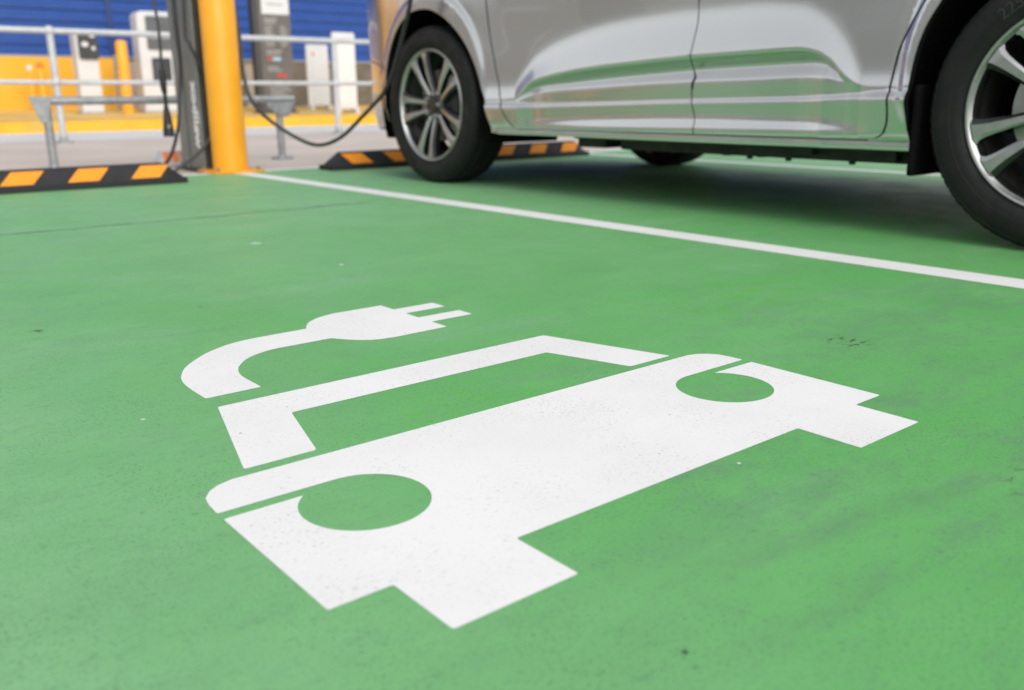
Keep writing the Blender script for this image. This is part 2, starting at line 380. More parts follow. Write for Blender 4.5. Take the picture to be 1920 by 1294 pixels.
# painted lines
L = 'painted line'
def line(x0, x1, y0, y1, label): tag(sheet('parking_line', rect(x0, x1, y0, y1), 0.0002, M['line']), label, 'parking line', 'white lines between the green bays')
line(2.058, 2.162, -0.55, 5.05, 'white parking line running from the yellow bollard past the symbol')
line(4.68, 4.785, -0.55, 5.05, 'white parking line on the far side of the silver car')
tag(sheet('bay_end_line', rect(-0.51, 9.95, 5.05, 5.16), 0.0002, M['line']), 'white line closing the bay ends behind the rubber wheel stops', 'parking line')

# ------------------------------------------------------------------ painted symbol
sym = thing('charging_symbol', 'white painted electric car with plug and cable on the green bay floor', 'floor marking', (0, 0, 0.0002))
def arc(cx, cy, r, a0, a1, n=28): return [(cx+r*math.cos(R(a0+(a1-a0)*k/n)), cy+r*math.sin(R(a0+(a1-a0)*k/n))) for k in range(n+1)]
rl = 0.0685; ly = 0.773; lx, rx = 0.4295, 1.0215
g0, g1 = 0.826, 0.8425
def half(q, x): return x
strip_left = [(0.298, g1), (0.2995, 0.868), (0.303, 0.886), (0.313, 0.901), (0.327, 0.911), (0.345, 0.916)]
strip_right = [(2*0.727-x, y) for x, y in strip_left[::-1]]
a_r = math.degrees(math.asin((g0-ly)/rl))
P = strip_left + strip_right
P += arc(rx, ly, rl+0.0005, 88, 360+a_r, 40)                                   # right lamp ring, open to the gap
P += [(1.156, g0), (1.156, 0.609), (1.093, 0.609), (1.093, 0.5205), (0.9555, 0.5205), (0.9555, 0.607), (0.4965, 0.607), (0.4965, 0.5205), (0.361, 0.5205), (0.361, 0.609), (0.298, 0.609), (0.298, g0)]
P += arc(lx, ly, rl+0.0005, 180-a_r, 360+92, 40)
sheet('car_front_marking', soften(P, 0.003), 0, M['white'], parent=sym)
sheet('windscreen_marking', soften([(0.427, 1.163), (0.366, 0.934), (0.457, 0.934), (0.494, 1.077), (0.948, 1.077), (0.994, 0.932), (1.086, 0.932), (1.017, 1.164)]), 0, M['white'], parent=sym)
outer = [tuple(v) for v in spline([(0.428, 1.209), (0.428, 1.275), (0.433, 1.316), (0.445, 1.349), (0.464, 1.383), (0.498, 1.421), (0.53, 1.448), (0.571, 1.470), (0.606, 1.479), (0.640, 1.481)], 5)]
plug = [(0.7215, 1.482)] + [tuple(v) for v in spline([(0.727, 1.495), (0.747, 1.523), (0.779, 1.546), (0.818, 1.558)], 6)] + [(0.925, 1.558), (0.925, 1.510), (1.018, 1.510), (1.018, 1.466), (0.925, 1.466), (0.925, 1.421), (1.020, 1.421), (1.020, 1.377), (0.925, 1.377), (0.925, 1.327), (0.815, 1.325)] + [tuple(v) for v in spline([(0.803, 1.326), (0.777, 1.332), (0.756, 1.346), (0.739, 1.365), (0.722, 1.391)], 6)]
inner = [tuple(v) for v in spline([(0.633, 1.391), (0.608, 1.389), (0.578, 1.378), (0.553, 1.361), (0.531, 1.334), (0.518, 1.308), (0.511, 1.275), (0.511, 1.209)], 5)]
sheet('plug_marking', soften(outer + plug + inner, 0.003), 0, M['white'], parent=sym)

# ------------------------------------------------------------------ building behind the footpath
bld = thing('warehouse', 'long building with blue ribbed metal cladding above a yellow and brown base', 'building', (5, 16.8, 0.25))
def atb(bm): bmesh.ops.translate(bm, verts=bm.verts, vec=(-5, -16.8, -0.25)); return bm
prof = []; z = 1.10; per = 0.185
prof.append((16.80, z))
while z < 7.0:
    prof += [(16.80, z), (16.80, z+0.085), (16.818, z+0.108), (16.818, z+0.162)]; z += per
prof = [prof[i] for i in range(len(prof)) if i == 0 or prof[i] != prof[i-1]]
prof += [(30, 7.1), (30, 1.10)]
bm = B(); prism(bm, prof, 'x', -4, 30); obj('cladding', atb(bm), M['blue'], bld)
bm = B(); box(bm, -4, 30, 16.83, 30.1, 0.0, 1.099); obj('wall_base', atb(bm), M['beige'], bld)
bm = B(); box(bm, -4, 5.15, 16.775, 16.829, 0.2, 1.085); obj('yellow_base_panel', atb(bm), M['wall_yellow'], bld)
bm = B(); box(bm, 7.62, 30, 16.79, 16.829, 0.2, 1.06); box(bm, 5.55, 7.28, 16.79, 16.829, 0.2, 1.06); split('brown_base_panel', atb(bm), M['brown'], bld)
bm = B(); box(bm, -4, 30, 16.77, 16.83, 1.0865, 1.115); obj('drip_flashing', atb(bm), M['galv'], bld)
bm = B()
for xx in (4.97, -1.2, 11.2, 17.4): box(bm, xx-0.05, xx+0.05, 16.79, 16.83, 1.116, 7.0)
split('cladding_joint', atb(bm), M['blue_seam'], bld)

# unseen low building, added to block the bright horizon mirrored in the car's doors
ob = thing('reflection_building', 'low plain grey unseen building added for the doors of the silver car to mirror', 'building', (-10, 8, 0))
bm = B(); box(bm, -6, 0, -26, 30, -0.01, 2.6); obj('walls', bm, M['grey_render'], ob)
bm = B(); box(bm, -6.2, 0.2, -26.2, 30.2, 2.602, 2.8); obj('roof_edge', bm, M['galv'], ob)
for k in range(9):
    bm = B(); box(bm, 0.004, 0.05, -22+k*5.6, -19.6+k*5.6, 1.0, 2.3); wf = obj('window', bm, M['galv_pale'], ob)
    bm = B(); box(bm, 0.052, 0.06, -21.93+k*5.6, -19.67+k*5.6, 1.07, 2.23); obj('pane', bm, M['glass'], wf)

# ------------------------------------------------------------------ things on the footpath
def fz(y): return 0.132 + (y-13.62)*0.0409       # height of the sloping footpath
# white pedestal charger with black head
t = thing('pedestal_charger', 'slim white charging pedestal with a black screen head before the yellow wall', 'charger', (4.165, 15.5, fz(15.5)))
b0 = fz(15.5)
bm = B(); prism(bm, rbox2(-0.155, 0.155, 0.02, 1.22, 0.05, corners=(0, 0, 1, 1)), 'y', -0.13, 0.13); obj('body', bm, M['white_plastic'], t, 40, 0.012)
bm = B(); prism(bm, rbox2(-0.115, 0.165, 0.80, 1.20, 0.03), 'y', -0.165, -0.131); hd = obj('screen_head', bm, M['black_panel'], t, 40, 0.006)
bm = B(); prism(bm, rbox2(-0.07, 0.02, 0.98, 1.05, 0.02), 'y', -0.172, -0.1655); prism(bm, rbox2(0.07, 0.12, 0.93, 0.99, 0.02), 'y', -0.172, -0.1655); prism(bm, rbox2(0.05, 0.13, 1.12, 1.17, 0.02), 'y', -0.172, -0.1655); split('label_patch', bm, M['white_plastic'], hd)
bm = B(); box(bm, -0.19, 0.19, -0.17, 0.17, -0.02, 0.02); obj('base_plate', bm, M['galv'], t, None, 0.005)
# large fast charger
t = thing('fast_charger', 'large white fast charging cabinet with grey screen behind the hanging plug', 'charger', (5.25, 15.5, b0))
bm = B(); prism(bm, rbox2(-0.30, 0.30, 0.02, 1.54, 0.10, corners=(0, 0, 1, 1)), 'y', -0.15, 0.15); obj('cabinet', bm, M['white_plastic'], t, 40, 0.015)
bm = B(); prism(bm, rbox2(-0.17, 0.27, 0.96, 1.47, 0.03), 'y', -0.162, -0.1505); s = obj('screen', bm, M['grey_panel'], t, 40)
bm = B(); box(bm, -0.14, 0.24, -0.168, -0.1625, 1.14, 1.19); obj('screen_bar', bm, M['white_plastic'], s)
bm = B(); prism(bm, rbox2(-0.13, 0.17, 0.46, 0.84, 0.02), 'y', -0.158, -0.1505); s = obj('connector_bay', bm, M['black_panel'], t, 40)
bm = B()
for k in range(5): box(bm, -0.10, 0.02, -0.163, -0.1585, 0.50+k*0.06, 0.53+k*0.06)
split('keypad_row', bm, M['grey_panel'], s)
bm = B(); box(bm, -0.34, 0.34, -0.19, 0.19, -0.03, 0.02); obj('base_plate', bm, M['galv'], t, None, 0.006)
# yellow bollard far
def bollard(name, label, loc, r, h, mat, capmat=None, group=None):
    t = thing(name, label, 'bollard', loc, 0, group)
    bm = B(); lathe(bm, [(0, r), (h-r*0.55, r), (h-r*0.25, r*0.86), (h-r*0.06, r*0.5), (h, 0)], seg=32); obj('post', bm, mat, t, 50)
    if capmat: bm = B(); lathe(bm, [(h-0.07, r+0.004), (h-0.01, r+0.004), (h+0.006, r*0.6), (h+0.008, 0)], seg=24); obj('cap', bm, capmat, t, 50)
    return t
bollard('bollard', 'orange yellow bollard on the footpath between the two white chargers', (4.63, 15.2, fz(15.2)), 0.085, 1.10, M['yellow'])
bollard('slim_bollard', 'slim yellow post with orange top against the yellow wall', (3.69, 16.3, fz(16.3)), 0.05, 0.73, M['wall_yellow'], M['orange'])
bollard('slim_bollard', 'slim yellow post with whitish top against the yellow wall', (3.535, 16.3, fz(16.3)), 0.035, 0.69, M['wall_yellow'], M['pink'])
bm = B(); tube(bm, [(4.85, 16.3, fz(16.3)-0.01), (4.85, 16.3, 1.12)], 0.038, 14); box(bm, 4.79, 4.91, 16.24, 16.36, fz(16.3)-0.01, fz(16.3)+0.012); box(bm, 4.80, 4.86, 16.235, 16.262, 0.93, 1.08)
tag(obj('pole', bm, M['galv'], None, 40), 'thin grey pole just left of the far orange yellow bollard', 'pole')
# dark totem
t = thing('information_totem', 'tall dark totem sign with white header and rows of small pale text', 'sign', (6.88, 14.6, fz(14.6)))
bm = B(); prism(bm, rbox2(-0.335, 0.315, 0.0, 2.15, 0.02), 'y', 0, 0.16); obj('board', bm, M['totem'], t, 40, 0.006)
bm = B(); box(bm, -0.24, 0.313, -0.003, -0.0003, 0.05, 2.12); obj('face_panel', bm, M['totem_face'], t)
bm = B(); box(bm, -0.18, 0.295, -0.008, -0.0035, 1.56, 1.84); hdr = obj('header_panel', bm, M['white_plastic'], t)
bm = B(); box(bm, -0.10, 0.20, -0.012, -0.0085, 1.70, 1.725); obj('header_line', bm, M['totem_text'], hdr)
bm = B(); rr = random.Random(3)
def rows(x0, x1, z0, n, dz, h):
    for k in range(n):
        box(bm, x0, x1-rr.uniform(0, 0.4)*(x1-x0), -0.007, -0.0035, z0-k*dz, z0-k*dz+h)
rows(-0.15, 0.1, 1.47, 2, 0.05, 0.025); rows(-0.15, 0.02, 1.36, 8, 0.042, 0.018); rows(0.12, 0.28, 1.36, 8, 0.042, 0.018); rows(-0.15, 0.2, 0.98, 2, 0.05, 0.022); rows(-0.14, 0.12, 0.72, 2, 0.045, 0.02); rows(-0.12, 0.25, 0.48, 6, 0.04, 0.015)
split('text_row', bm, M['totem_text'], t)
bm = B(); box(bm, -0.13, -0.06, -0.007, -0.0035, 0.84, 0.89); box(bm, 0.02, 0.10, -0.007, -0.0035, 0.58, 0.64); box(bm, 0.12, 0.19, -0.007, -0.0035, 0.57, 0.63); split('red_badge', bm, M['red'], t)
bm = B(); box(bm, -0.04, 0.10, -0.007, -0.0035, 0.84, 0.89); obj('blue_badge', bm, M['sky_mark'], t)
bm = B(); box(bm, -0.37, 0.35, -0.05, 0.21, -0.05, 0.02); obj('base_plate', bm, M['totem'], t)
# white sandwich boards
def aboard(label, x, y, w, h, poster, mark):
    t = thing('sign_board', label, 'sign board', (x, y, fz(y)), 0, 'white standing sign boards on the footpath')
    bm = B(); prism(bm, rbox2(-w/2, w/2, 0.075, h, 0.03, corners=(0, 0, 1, 1)), 'y', -0.02, 0.02); obj('panel', bm, M['white_plastic'], t, None, 0.004)
    bm = B()
    for sx in (-1, 1): box(bm, sx*(w/2-0.035)-0.028, sx*(w/2-0.035)+0.028, -0.10, 0.10, -0.01, 0.074)
    split('foot', bm, M['white_plastic'], t, None, 0.01)
    bm = B(); box(bm, -w/2+0.10, w/2-0.03, -0.024, -0.0205, 0.14, h-0.10); ps = obj('poster', bm, poster, t)
    if mark:
        bm = B(); box(bm, -w/2+0.11, -w/2+0.15, -0.028, -0.0245, h-0.19, h-0.14); obj('red_dot', bm, M['red'], ps)
aboard('shorter white standing sign board with a small red dot', 8.11, 15.5, 0.43, 1.13, M['white_plastic'], True)
aboard('taller white standing sign board with a pinkish poster near the car', 7.93, 14.2, 0.42, 1.31, M['pink'], False)

# ------------------------------------------------------------------ galvanised railing
t = thing('railing', 'galvanised two-rail pipe railing between the concrete apron and the road', 'railing', (4, 10, 0))
xs = [-2.215, -0.68, 0.855, 2.39, 3.925, 5.46, 6.995, 8.53, 10.065]
bm = B(); tube(bm, [(-7.5, 0, 1.055), (7.5, 0, 1.055)], 0.029, 16); obj('top_rail', bm, M['galv_pale'], t, 60)
bm = B(); tube(bm, [(-7.5, 0, 0.575), (7.5, 0, 0.575)], 0.024, 16); obj('mid_rail', bm, M['galv_pale'], t, 60)
proto = None
for x in xs:
    if proto is None:
        bm = B(); tube(bm, [(0, 0, 0), (0, 0, 1.055)], 0.033, 16); p = obj('post', bm, M['galv_pale'], t, 60); p.location.x = x-4
        bm = B()
        for zz in (0.575, 1.055): lathe(bm, [(zz-0.048, 0), (zz-0.044, 0.02), (zz-0.03, 0.04), (zz, 0.048), (zz+0.03, 0.04), (zz+0.044, 0.02), (zz+0.048, 0)], seg=16)
        split('ball_fitting', bm, M['galv_pale'], p, 60)
        bm = B(); lathe(bm, [(-0.01, 0.09), (0.010, 0.09), (0.012, 0.04), (0.05, 0.038)], seg=24); obj('foot_flange', bm, M['galv'], p, 40); proto = p
    else:
        p = copy_tree(proto, t); p.location.x = x-4

# ------------------------------------------------------------------ low galvanised rail with gusset plates
t = thing('low_rail', 'low galvanised pipe rail on two legs with triangular end plates behind the charger', 'barrier', (2.13, 6.1, 0))
bm = B(); tube(bm, [(-0.80 + 1.66*k/40, 0, 0.402) for k in range(41)], 0.025, 18); obj('rail', bm, M['galv'], t, 60)
proto = None
for sx in (-1, 1):
    bm = B(); tube(bm, [(sx*0.745, 0, 0), (sx*0.745, 0, 0.378)], 0.026, 16); lg = obj('leg', bm, M['galv'], t, 60)
    bm = B(); lathe(bm, [(-0.01, 0.075), (0.008, 0.075), (0.010, 0.03), (0.02, 0.028)], seg=24, origin=(sx*0.745, 0, 0)); obj('leg_flange', bm, M['galv'], lg, 40)
for sx in (-1, 1):
    bm = B()
    if sx < 0: prism(bm, [(-0.845, 0.428), (-0.715, 0.428), (-0.755, 0.285), (-0.785, 0.268)], 'y', -0.036, -0.027)
    else: prism(bm, [(0.85, 0.385), (0.80, 0.285), (0.76, 0.28), (0.66, 0.34), (0.64, 0.385)], 'y', -0.036, -0.027)
    obj('gusset_plate', bm, M['galv'], t, None, 0.003)

# ------------------------------------------------------------------ yellow bollard at the bay corner
t = thing('bollard', 'large orange yellow steel bollard bolted at the bay corner beside the charger', 'bollard', (2.104, 5.15, 0))
bm = B(); r = 0.097; H = 1.36; lathe(bm, [(0.012, r), (H-0.05, r), (H-0.02, r*0.9), (H-0.004, r*0.6), (H, 0)], seg=64); obj('post', bm, M['yellow'], t, 50)
bm = B(); prism(bm, rbox2(-0.15, 0.15, -0.14, 0.14, 0.02), 'z', 0.002, 0.013); obj('base_plate', bm, M['yellow'], t, None, 0.003)
for sx in (-1, 1):
    for sy in (-1, 1):
        bm = B(); lathe(bm, [(0.013, 0.016), (0.018, 0.016), (0.0185, 0.011), (0.030, 0.011), (0.032, 0.0)], seg=6, origin=(sx*0.118, sy*0.108, 0)); obj('bolt', bm, M['steel'], t)

# ------------------------------------------------------------------ charger pedestal
t = thing('charging_post', 'graphite grey charging post with white vertical lettering behind the large yellow bollard', 'charger', (2.09, 5.45, 0))
def rel(bm): bmesh.ops.translate(bm, verts=bm.verts, vec=(-2.09, -5.45, 0)); return bm
x0, x1, y0, y1 = 1.995, 2.185, 5.27, 5.63; HP = 1.45
bm = B(); prism(bm, [(x0+0.004, y0+0.16), (x0+0.004, y0), (x1, y0), (x1, y1), (x0+0.01, y1), (x0, y1-0.008), (x0, y1-0.10), (x0+0.035, y1-0.105), (x0+0.035, y1-0.15), (x0+0.028, y0+0.205), (x0+0.004, y0+0.20)], 'z', 0.012, HP)
obj('column', rel(bm), M['charger'], t, None, 0.004)
bm = B(); box(bm, x0+0.012, x1-0.006, y0-0.006, y0-0.0005, 0.02, HP-0.02); obj('rear_cover', rel(bm), M['charger_dark'], t)
bm = B(); box(bm, x0-0.02, x1+0.02, y0-0.02, y1+0.02, 0, 0.0115); obj('foot_plate', rel(bm), M['charger_dark'], t)
bm = B(); prism(bm, rbox2(x0-0.05, x1+0.05, HP-0.005, HP+0.28, 0.05), 'y', y0-0.02, y1+0.02); obj('charging_unit', rel(bm), M['charger_dark'], t, 40, 0.01)
bm = B(); box(bm, 1.76, x0-0.001, 5.36, 5.42, 1.22, 1.26); box(bm, 1.76, 1.83, 5.34, 5.44, 1.18, 1.30); split('cable_holder', rel(bm), M['charger_dark'], t, None, 0.008)
bm = text_bm('wallbox', 0.105, 0.0012, 0.0035)
ww = max(v.co.x for v in bm.verts)-min(v.co.x for v in bm.verts)
for v in bm.verts:            # reads upwards on the narrow face turned to the bays
    a, b, c = v.co; v.co = (x0+0.0025-c, y0+0.055 - b + 0.045, 0.315 + a*0.385/ww)
obj('lettering', rel(bm), M['logo'], t)

# cables
def cable(name, label, pts, r=0.0095, group=None):
    bm = B(); tube(bm, spline(pts, 8), r, 12); return tag(obj(name, bm, M['cable'], None, 60), label, 'cable', group)
c = cable('hanging_cable', 'thin black cable with a plug hanging free left of the charging post', [(1.80, 5.39, 1.20), (1.812, 5.30, 0.93), (1.810, 5.26, 0.76), (1.803, 5.25, 0.61), (1.80, 5.25, 0.54)], 0.008)
bm = B(); tube(bm, [(1.80, 5.25, 0.565), (1.80, 5.25, 0.54), (1.801, 5.25, 0.48), (1.803, 5.25, 0.445), (1.804, 5.25, 0.43), (1.804, 5.25, 0.37), (1.804, 5.25, 0.33), (1.804, 5.25, 0.27), (1.804, 5.25, 0.235), (1.804, 5.25, 0.205)], 0.02, 16, radii=[0.011, 0.018, 0.018, 0.014, 0.010, 0.012, 0.019, 0.026, 0.030, 0.030]); h = obj('plug', bm, M['trim'], c, 60)
bm = B(); lathe(bm, [(0, 0.010), (0.002, 0.010), (0.003, 0)], 'y', 12, (1.797, 5.2205, 0.262)); bmesh.ops.scale(bm, verts=bm.verts, vec=(1, 1, 1)); obj('plug_button', bm, M['steel'], h)
cable('looped_cable', 'black cable running down the charging post and away over the wheel stop end', [(1.99, 5.46, 1.40), (1.965, 5.43, 0.92), (1.963, 5.42, 0.76), (1.968, 5.42, 0.60), (1.945, 5.42, 0.42), (1.90, 5.36, 0.26), (1.82, 5.26, 0.13), (1.74, 5.18, 0.055), (1.66, 5.12, 0.012), (1.55, 5.08, 0.012), (1.40, 5.10, 0.012)])
cable('looped_cable', 'black cable looping round the charging post and along its foot', [(2.0, 5.25, 1.44), (1.952, 5.25, 0.80), (1.962, 5.24, 0.71), (1.995, 5.23, 0.62), (2.05, 5.225, 0.50), (2.07, 5.225, 0.38), (2.052, 5.225, 0.26), (2.01, 5.21, 0.175), (1.93, 5.20, 0.10), (1.85, 5.20, 0.05), (1.78, 5.21, 0.012), (1.66, 5.24, 0.012)])
car_cable = cable('car_charging_cable', 'black charging cable sagging from the yellow bollard up to the car', [(2.15, 5.30, 1.35), (2.205, 5.22, 1.05), (2.218, 5.15, 0.78), (2.202, 5.10, 0.566), (2.214, 5.05, 0.407), (2.265, 4.95, 0.295), (2.393, 4.85, 0.185), (2.47, 4.746, 0.151), (2.50, 4.549, 0.200), (2.50, 4.308, 0.313), (2.49, 4.178, 0.370), (2.48, 4.063, 0.425), (2.47, 3.965, 0.502), (2.46, 3.884, 0.599), (2.455, 3.812, 0.704), (2.45, 3.746, 0.816), (2.45, 3.71, 0.92)], 0.0105)
bm = B(); tube(bm, [(2.45, 3.715, 0.90), (2.446, 3.705, 0.94), (2.45, 3.70, 0.985), (2.475, 3.70, 1.005), (2.53, 3.70, 1.01)], 0.024, 16, radii=[0.014, 0.02, 0.025, 0.028, 0.03]); obj('connector', bm, M['trim'], car_cable, 60)

# small striped block behind the charger
t = thing('striped_block', 'small grey block with orange stripes low behind the charging post', 'marker block', (2.04, 5.92, 0))
bm = B(); prism(bm, [(-0.10, 0), (-0.10, 0.03), (-0.07, 0.09), (0.10, 0.09), (0.12, 0)], 'y', -0.05, 0.05); obj('block', bm, M['galv_pale'], t, None, 0.005)
bm = B()
for k in range(3): prism(bm, [(-0.065+k*0.055, 0.025), (-0.03+k*0.055, 0.025), (-0.045+k*0.055, 0.088), (-0.08+k*0.055, 0.088)][::-1], 'y', -0.054, -0.0505)
split('orange_stripe', bm, M['orange'], t)

# ------------------------------------------------------------------ rubber wheel stops
def wheel_stop(label, cx, cy, length):
    t = thing('wheel_stop', label, 'wheel stop', (cx, cy, 0), 0, 'black and yellow rubber wheel stops at the bay ends')
    Lh = length/2; sec = [(-0.085, 0.0), (-0.085, 0.026), (-0.040, 0.094), (-0.032, 0.098), (0.032, 0.098), (0.040, 0.094), (0.085, 0.026), (0.085, 0.0)]
    bm = B(); st = []
    for x, k in ((-Lh, 0), (-Lh+0.004, 1), (-Lh+0.10, 2), (Lh-0.10, 2), (Lh-0.004, 1), (Lh, 0)):
        ring = []
        for y, z in sec:
            zz = z if k == 2 else min(z, 0.022 if k == 0 else 0.027); yy = y if k == 2 else y*0.97
            ring.append(bm.verts.new((x, yy, zz + 0.0015)))
        st.append(ring)
    for a, b in zip(st, st[1:]):
        for i in range(len(sec)-1): bm.faces.new((a[i], a[i+1], b[i+1], b[i]))
        bm.faces.new((a[-1], a[0], b[0], b[-1]))
    bm.faces.new(st[0]); bm.faces.new(st[-1][::-1])
    obj('body', bm, M['stop_rubber'], t, None, 0.004)
    # reflective patches, leaning away from the middle: thin slabs on the front slope
    n = int((Lh-0.12)/0.285)
    for sgn in (-1, 1):
        for k in range(n+1):
            xb = sgn*(Lh-0.137-k*0.286); dirv = sgn*(-1)
            bm = B(); vs = []
            for (dx, f) in ((0, 0.10), (dirv*0.138, 0.10), (dirv*0.138-dirv*0.06, 0.93), (-dirv*0.06, 0.93)):
                y = -0.085+f*0.045; zz = 0.026+f*0.068+0.0015
                vs.append((xb+dx, y, zz))
            if abs(xb+dirv*0.145) < 0.02 or sgn*(xb+dirv*0.145) < 0.0: continue
            nrm = Vector((0, -0.834, 0.552))
            A = [bm.verts.new(Vector(v)+nrm*0.0025) for v in vs]; C = [bm.verts.new(Vector(v)-nrm*0.002) for v in vs]
            bm.faces.new(A); bm.faces.new(C[::-1])
            for i in range(4): bm.faces.new((A[i], C[i], C[(i+1) % 4], A[(i+1) % 4]))
            obj('reflective_patch', bm, M['stop_yellow'], t)
wheel_stop('black rubber wheel stop with yellow patches in the empty symbol bay', 0.66, 4.705, 2.0)
wheel_stop('black rubber wheel stop with yellow patches under the front of the silver car', 3.585, 4.865, 2.05)

# ------------------------------------------------------------------ silver car
XB, XC = 2.545, 3.475
Y_F, Y_R = 3.765, 0.93          # axle positions
car = thing('parked_car', 'silver family car charging in the next bay, seen along its side', 'car', (XC, 2.35, 0))
CL = Vector((XC, 2.35, 0))
def smooth(a, b, x):
    t = min(1, max(0, (x-a)/(b-a))); return t*t*(3-2*t)
def pr(u, w):                    # smooth ramp: 0 below, u above
    q = u/w
    if q > 20: return u
    if q < -20: return 0.0
    return w*math.log1p(math.exp(q))
def interp(tab):
    T = sorted(tab); n = len(T)
    # monotone cubic (Fritsch-Carlson style)
    d = [(T[i+1][1]-T[i][1])/(T[i+1][0]-T[i][0]) for i in range(n-1)]
    m = [d[0]] + [0 if d[i-1]*d[i] <= 0 else 2*d[i-1]*d[i]/(d[i-1]+d[i]) for i in range(1, n-1)] + [d[-1]]
    def f(x):
        if x <= T[0][0]: return T[0][1]
        if x >= T[-1][0]: return T[-1][1]
        lo, hi = 0, n-1
        while hi-lo > 1:
            k = (lo+hi)//2
            if T[k][0] <= x: lo = k
            else: hi = k
        h = T[hi][0]-T[lo][0]; t = (x-T[lo][0])/h
        return (2*t**3-3*t*t+1)*T[lo][1] + (t**3-2*t*t+t)*h*m[lo] + (-2*t**3+3*t*t)*T[hi][1] + (t**3-t*t)*h*m[hi]
    return f
# plan curve of the body at sill height: straight flank, rounded nose and tail, as arc length u
def make_plan():
    pts = []
    def se(a, b, n, k, N=60): t = (k/N)*math.pi/2; return a*math.sin(t)**(2/n), b*math.cos(t)**(2/n)
    fr = []; N = 80
    for k in range(N+1):
        t = (k/N)*math.pi/2; fr.append((XB+0.93*(1-math.cos(t)**(2/2.7)), 4.10+0.66*math.sin(t)**(2/2.7)))
    rr_ = []
    for k in range(N+1):
        t = (k/N)*math.pi/2; rr_.append((XB+0.93*(1-math.cos(t)**(2/3.0)), 0.35-0.42*math.sin(t)**(2/3.0)))
    return fr, rr_
fr_, re_ = make_plan()
def arcl(pts):
    s = [0.0]
    for a, b in zip(pts, pts[1:]): s.append(s[-1]+math.hypot(b[0]-a[0], b[1]-a[1]))
    return s
sf, sr = arcl(fr_), arcl(re_)
UF, UR = 4.10+sf[-1], 0.35-sr[-1]
def lookup(s, S, pts):
    lo, hi = 0, len(S)-1
    while hi-lo > 1:
        k = (lo+hi)//2
        if S[k] <= s: lo = k
        else: hi = k
    t = (s-S[lo])/max(1e-9, S[hi]-S[lo]); return (pts[lo][0]+(pts[hi][0]-pts[lo][0])*t, pts[lo][1]+(pts[hi][1]-pts[lo][1])*t)
def plan(u):
    if u > 4.10: return lookup(min(u-4.10, sf[-1]), sf, fr_)
    if u < 0.35: return lookup(min(0.35-u, sr[-1]), sr, re_)
    return (XB, u)
def plan_n(u):
    e = 0.012; a, b = plan(u-e), plan(u+e); t = Vector((b[0]-a[0], b[1]-a[1])).normalized(); return Vector((-t.y, t.x))
zt = interp([(3.10, .44), (3.03, .50), (2.962, .546), (2.8, .60), (2.507, .649), (2.13, .668), (1.9, .668), (1.714, .650), (1.638, .615), (1.56, .54), (1.50, .45)])
zc = interp([(3.16, 0.3865), (3.1, 0.394), (3.048, 0.424), (2.996, 0.458), (2.928, 0.474), (2.646, 0.506), (2.368, 0.521), (2.122, 0.532), (1.902, 0.537), (1.723, 0.54), (1.686, 0.537), (1.648, 0.528), (1.598, 0.5), (1.562, 0.465), (1.528, 0.436), (1.504, 0.4235), (1.479, 0.4185), (1.35, 0.4175)])
zr = interp([(3.16, 0.3855), (3.1, 0.392), (3.05, 0.412), (2.996, 0.434), (2.928, 0.448), (2.767, 0.459), (2.5, 0.475), (2.12, 0.492), (1.9, 0.498), (1.701, 0.501), (1.664, 0.5), (1.627, 0.495), (1.597, 0.48), (1.56, 0.451), (1.527, 0.43), (1.503, 0.4205), (1.479, 0.417), (1.35, 0.4165)])
zp = interp([(3.16, .3848), (3.10, .388), (3.04, .400), (2.962, .422), (2.70, .436), (2.117, .453), (1.896, .455), (1.697, .459), (1.623, .456), (1.533, .436), (1.48, .415), (1.45, .4125), (1.35, .4155)])
zl = interp([(3.28, .384), (3.10, .383), (2.962, .377), (2.643, .381), (2.114, .392), (1.692, .399), (1.512, .407), (1.413, .412), (1.35, .4150)])
zlb = interp([(3.28, .365), (3.138, .364), (2.96, .367), (2.113, .384), (1.692, .389), (1.511, .395), (1.35, .394)])
zbt = interp([(3.12, .287), (2.962, .300), (2.642, .315), (2.11, .326), (1.685, .322), (1.467, .300), (1.42, .2935)])
zbb = interp([(3.12, .2865), (2.96, .286), (2.64, .286), (2.108, .291), (1.683, .293), (1.467, .293)])
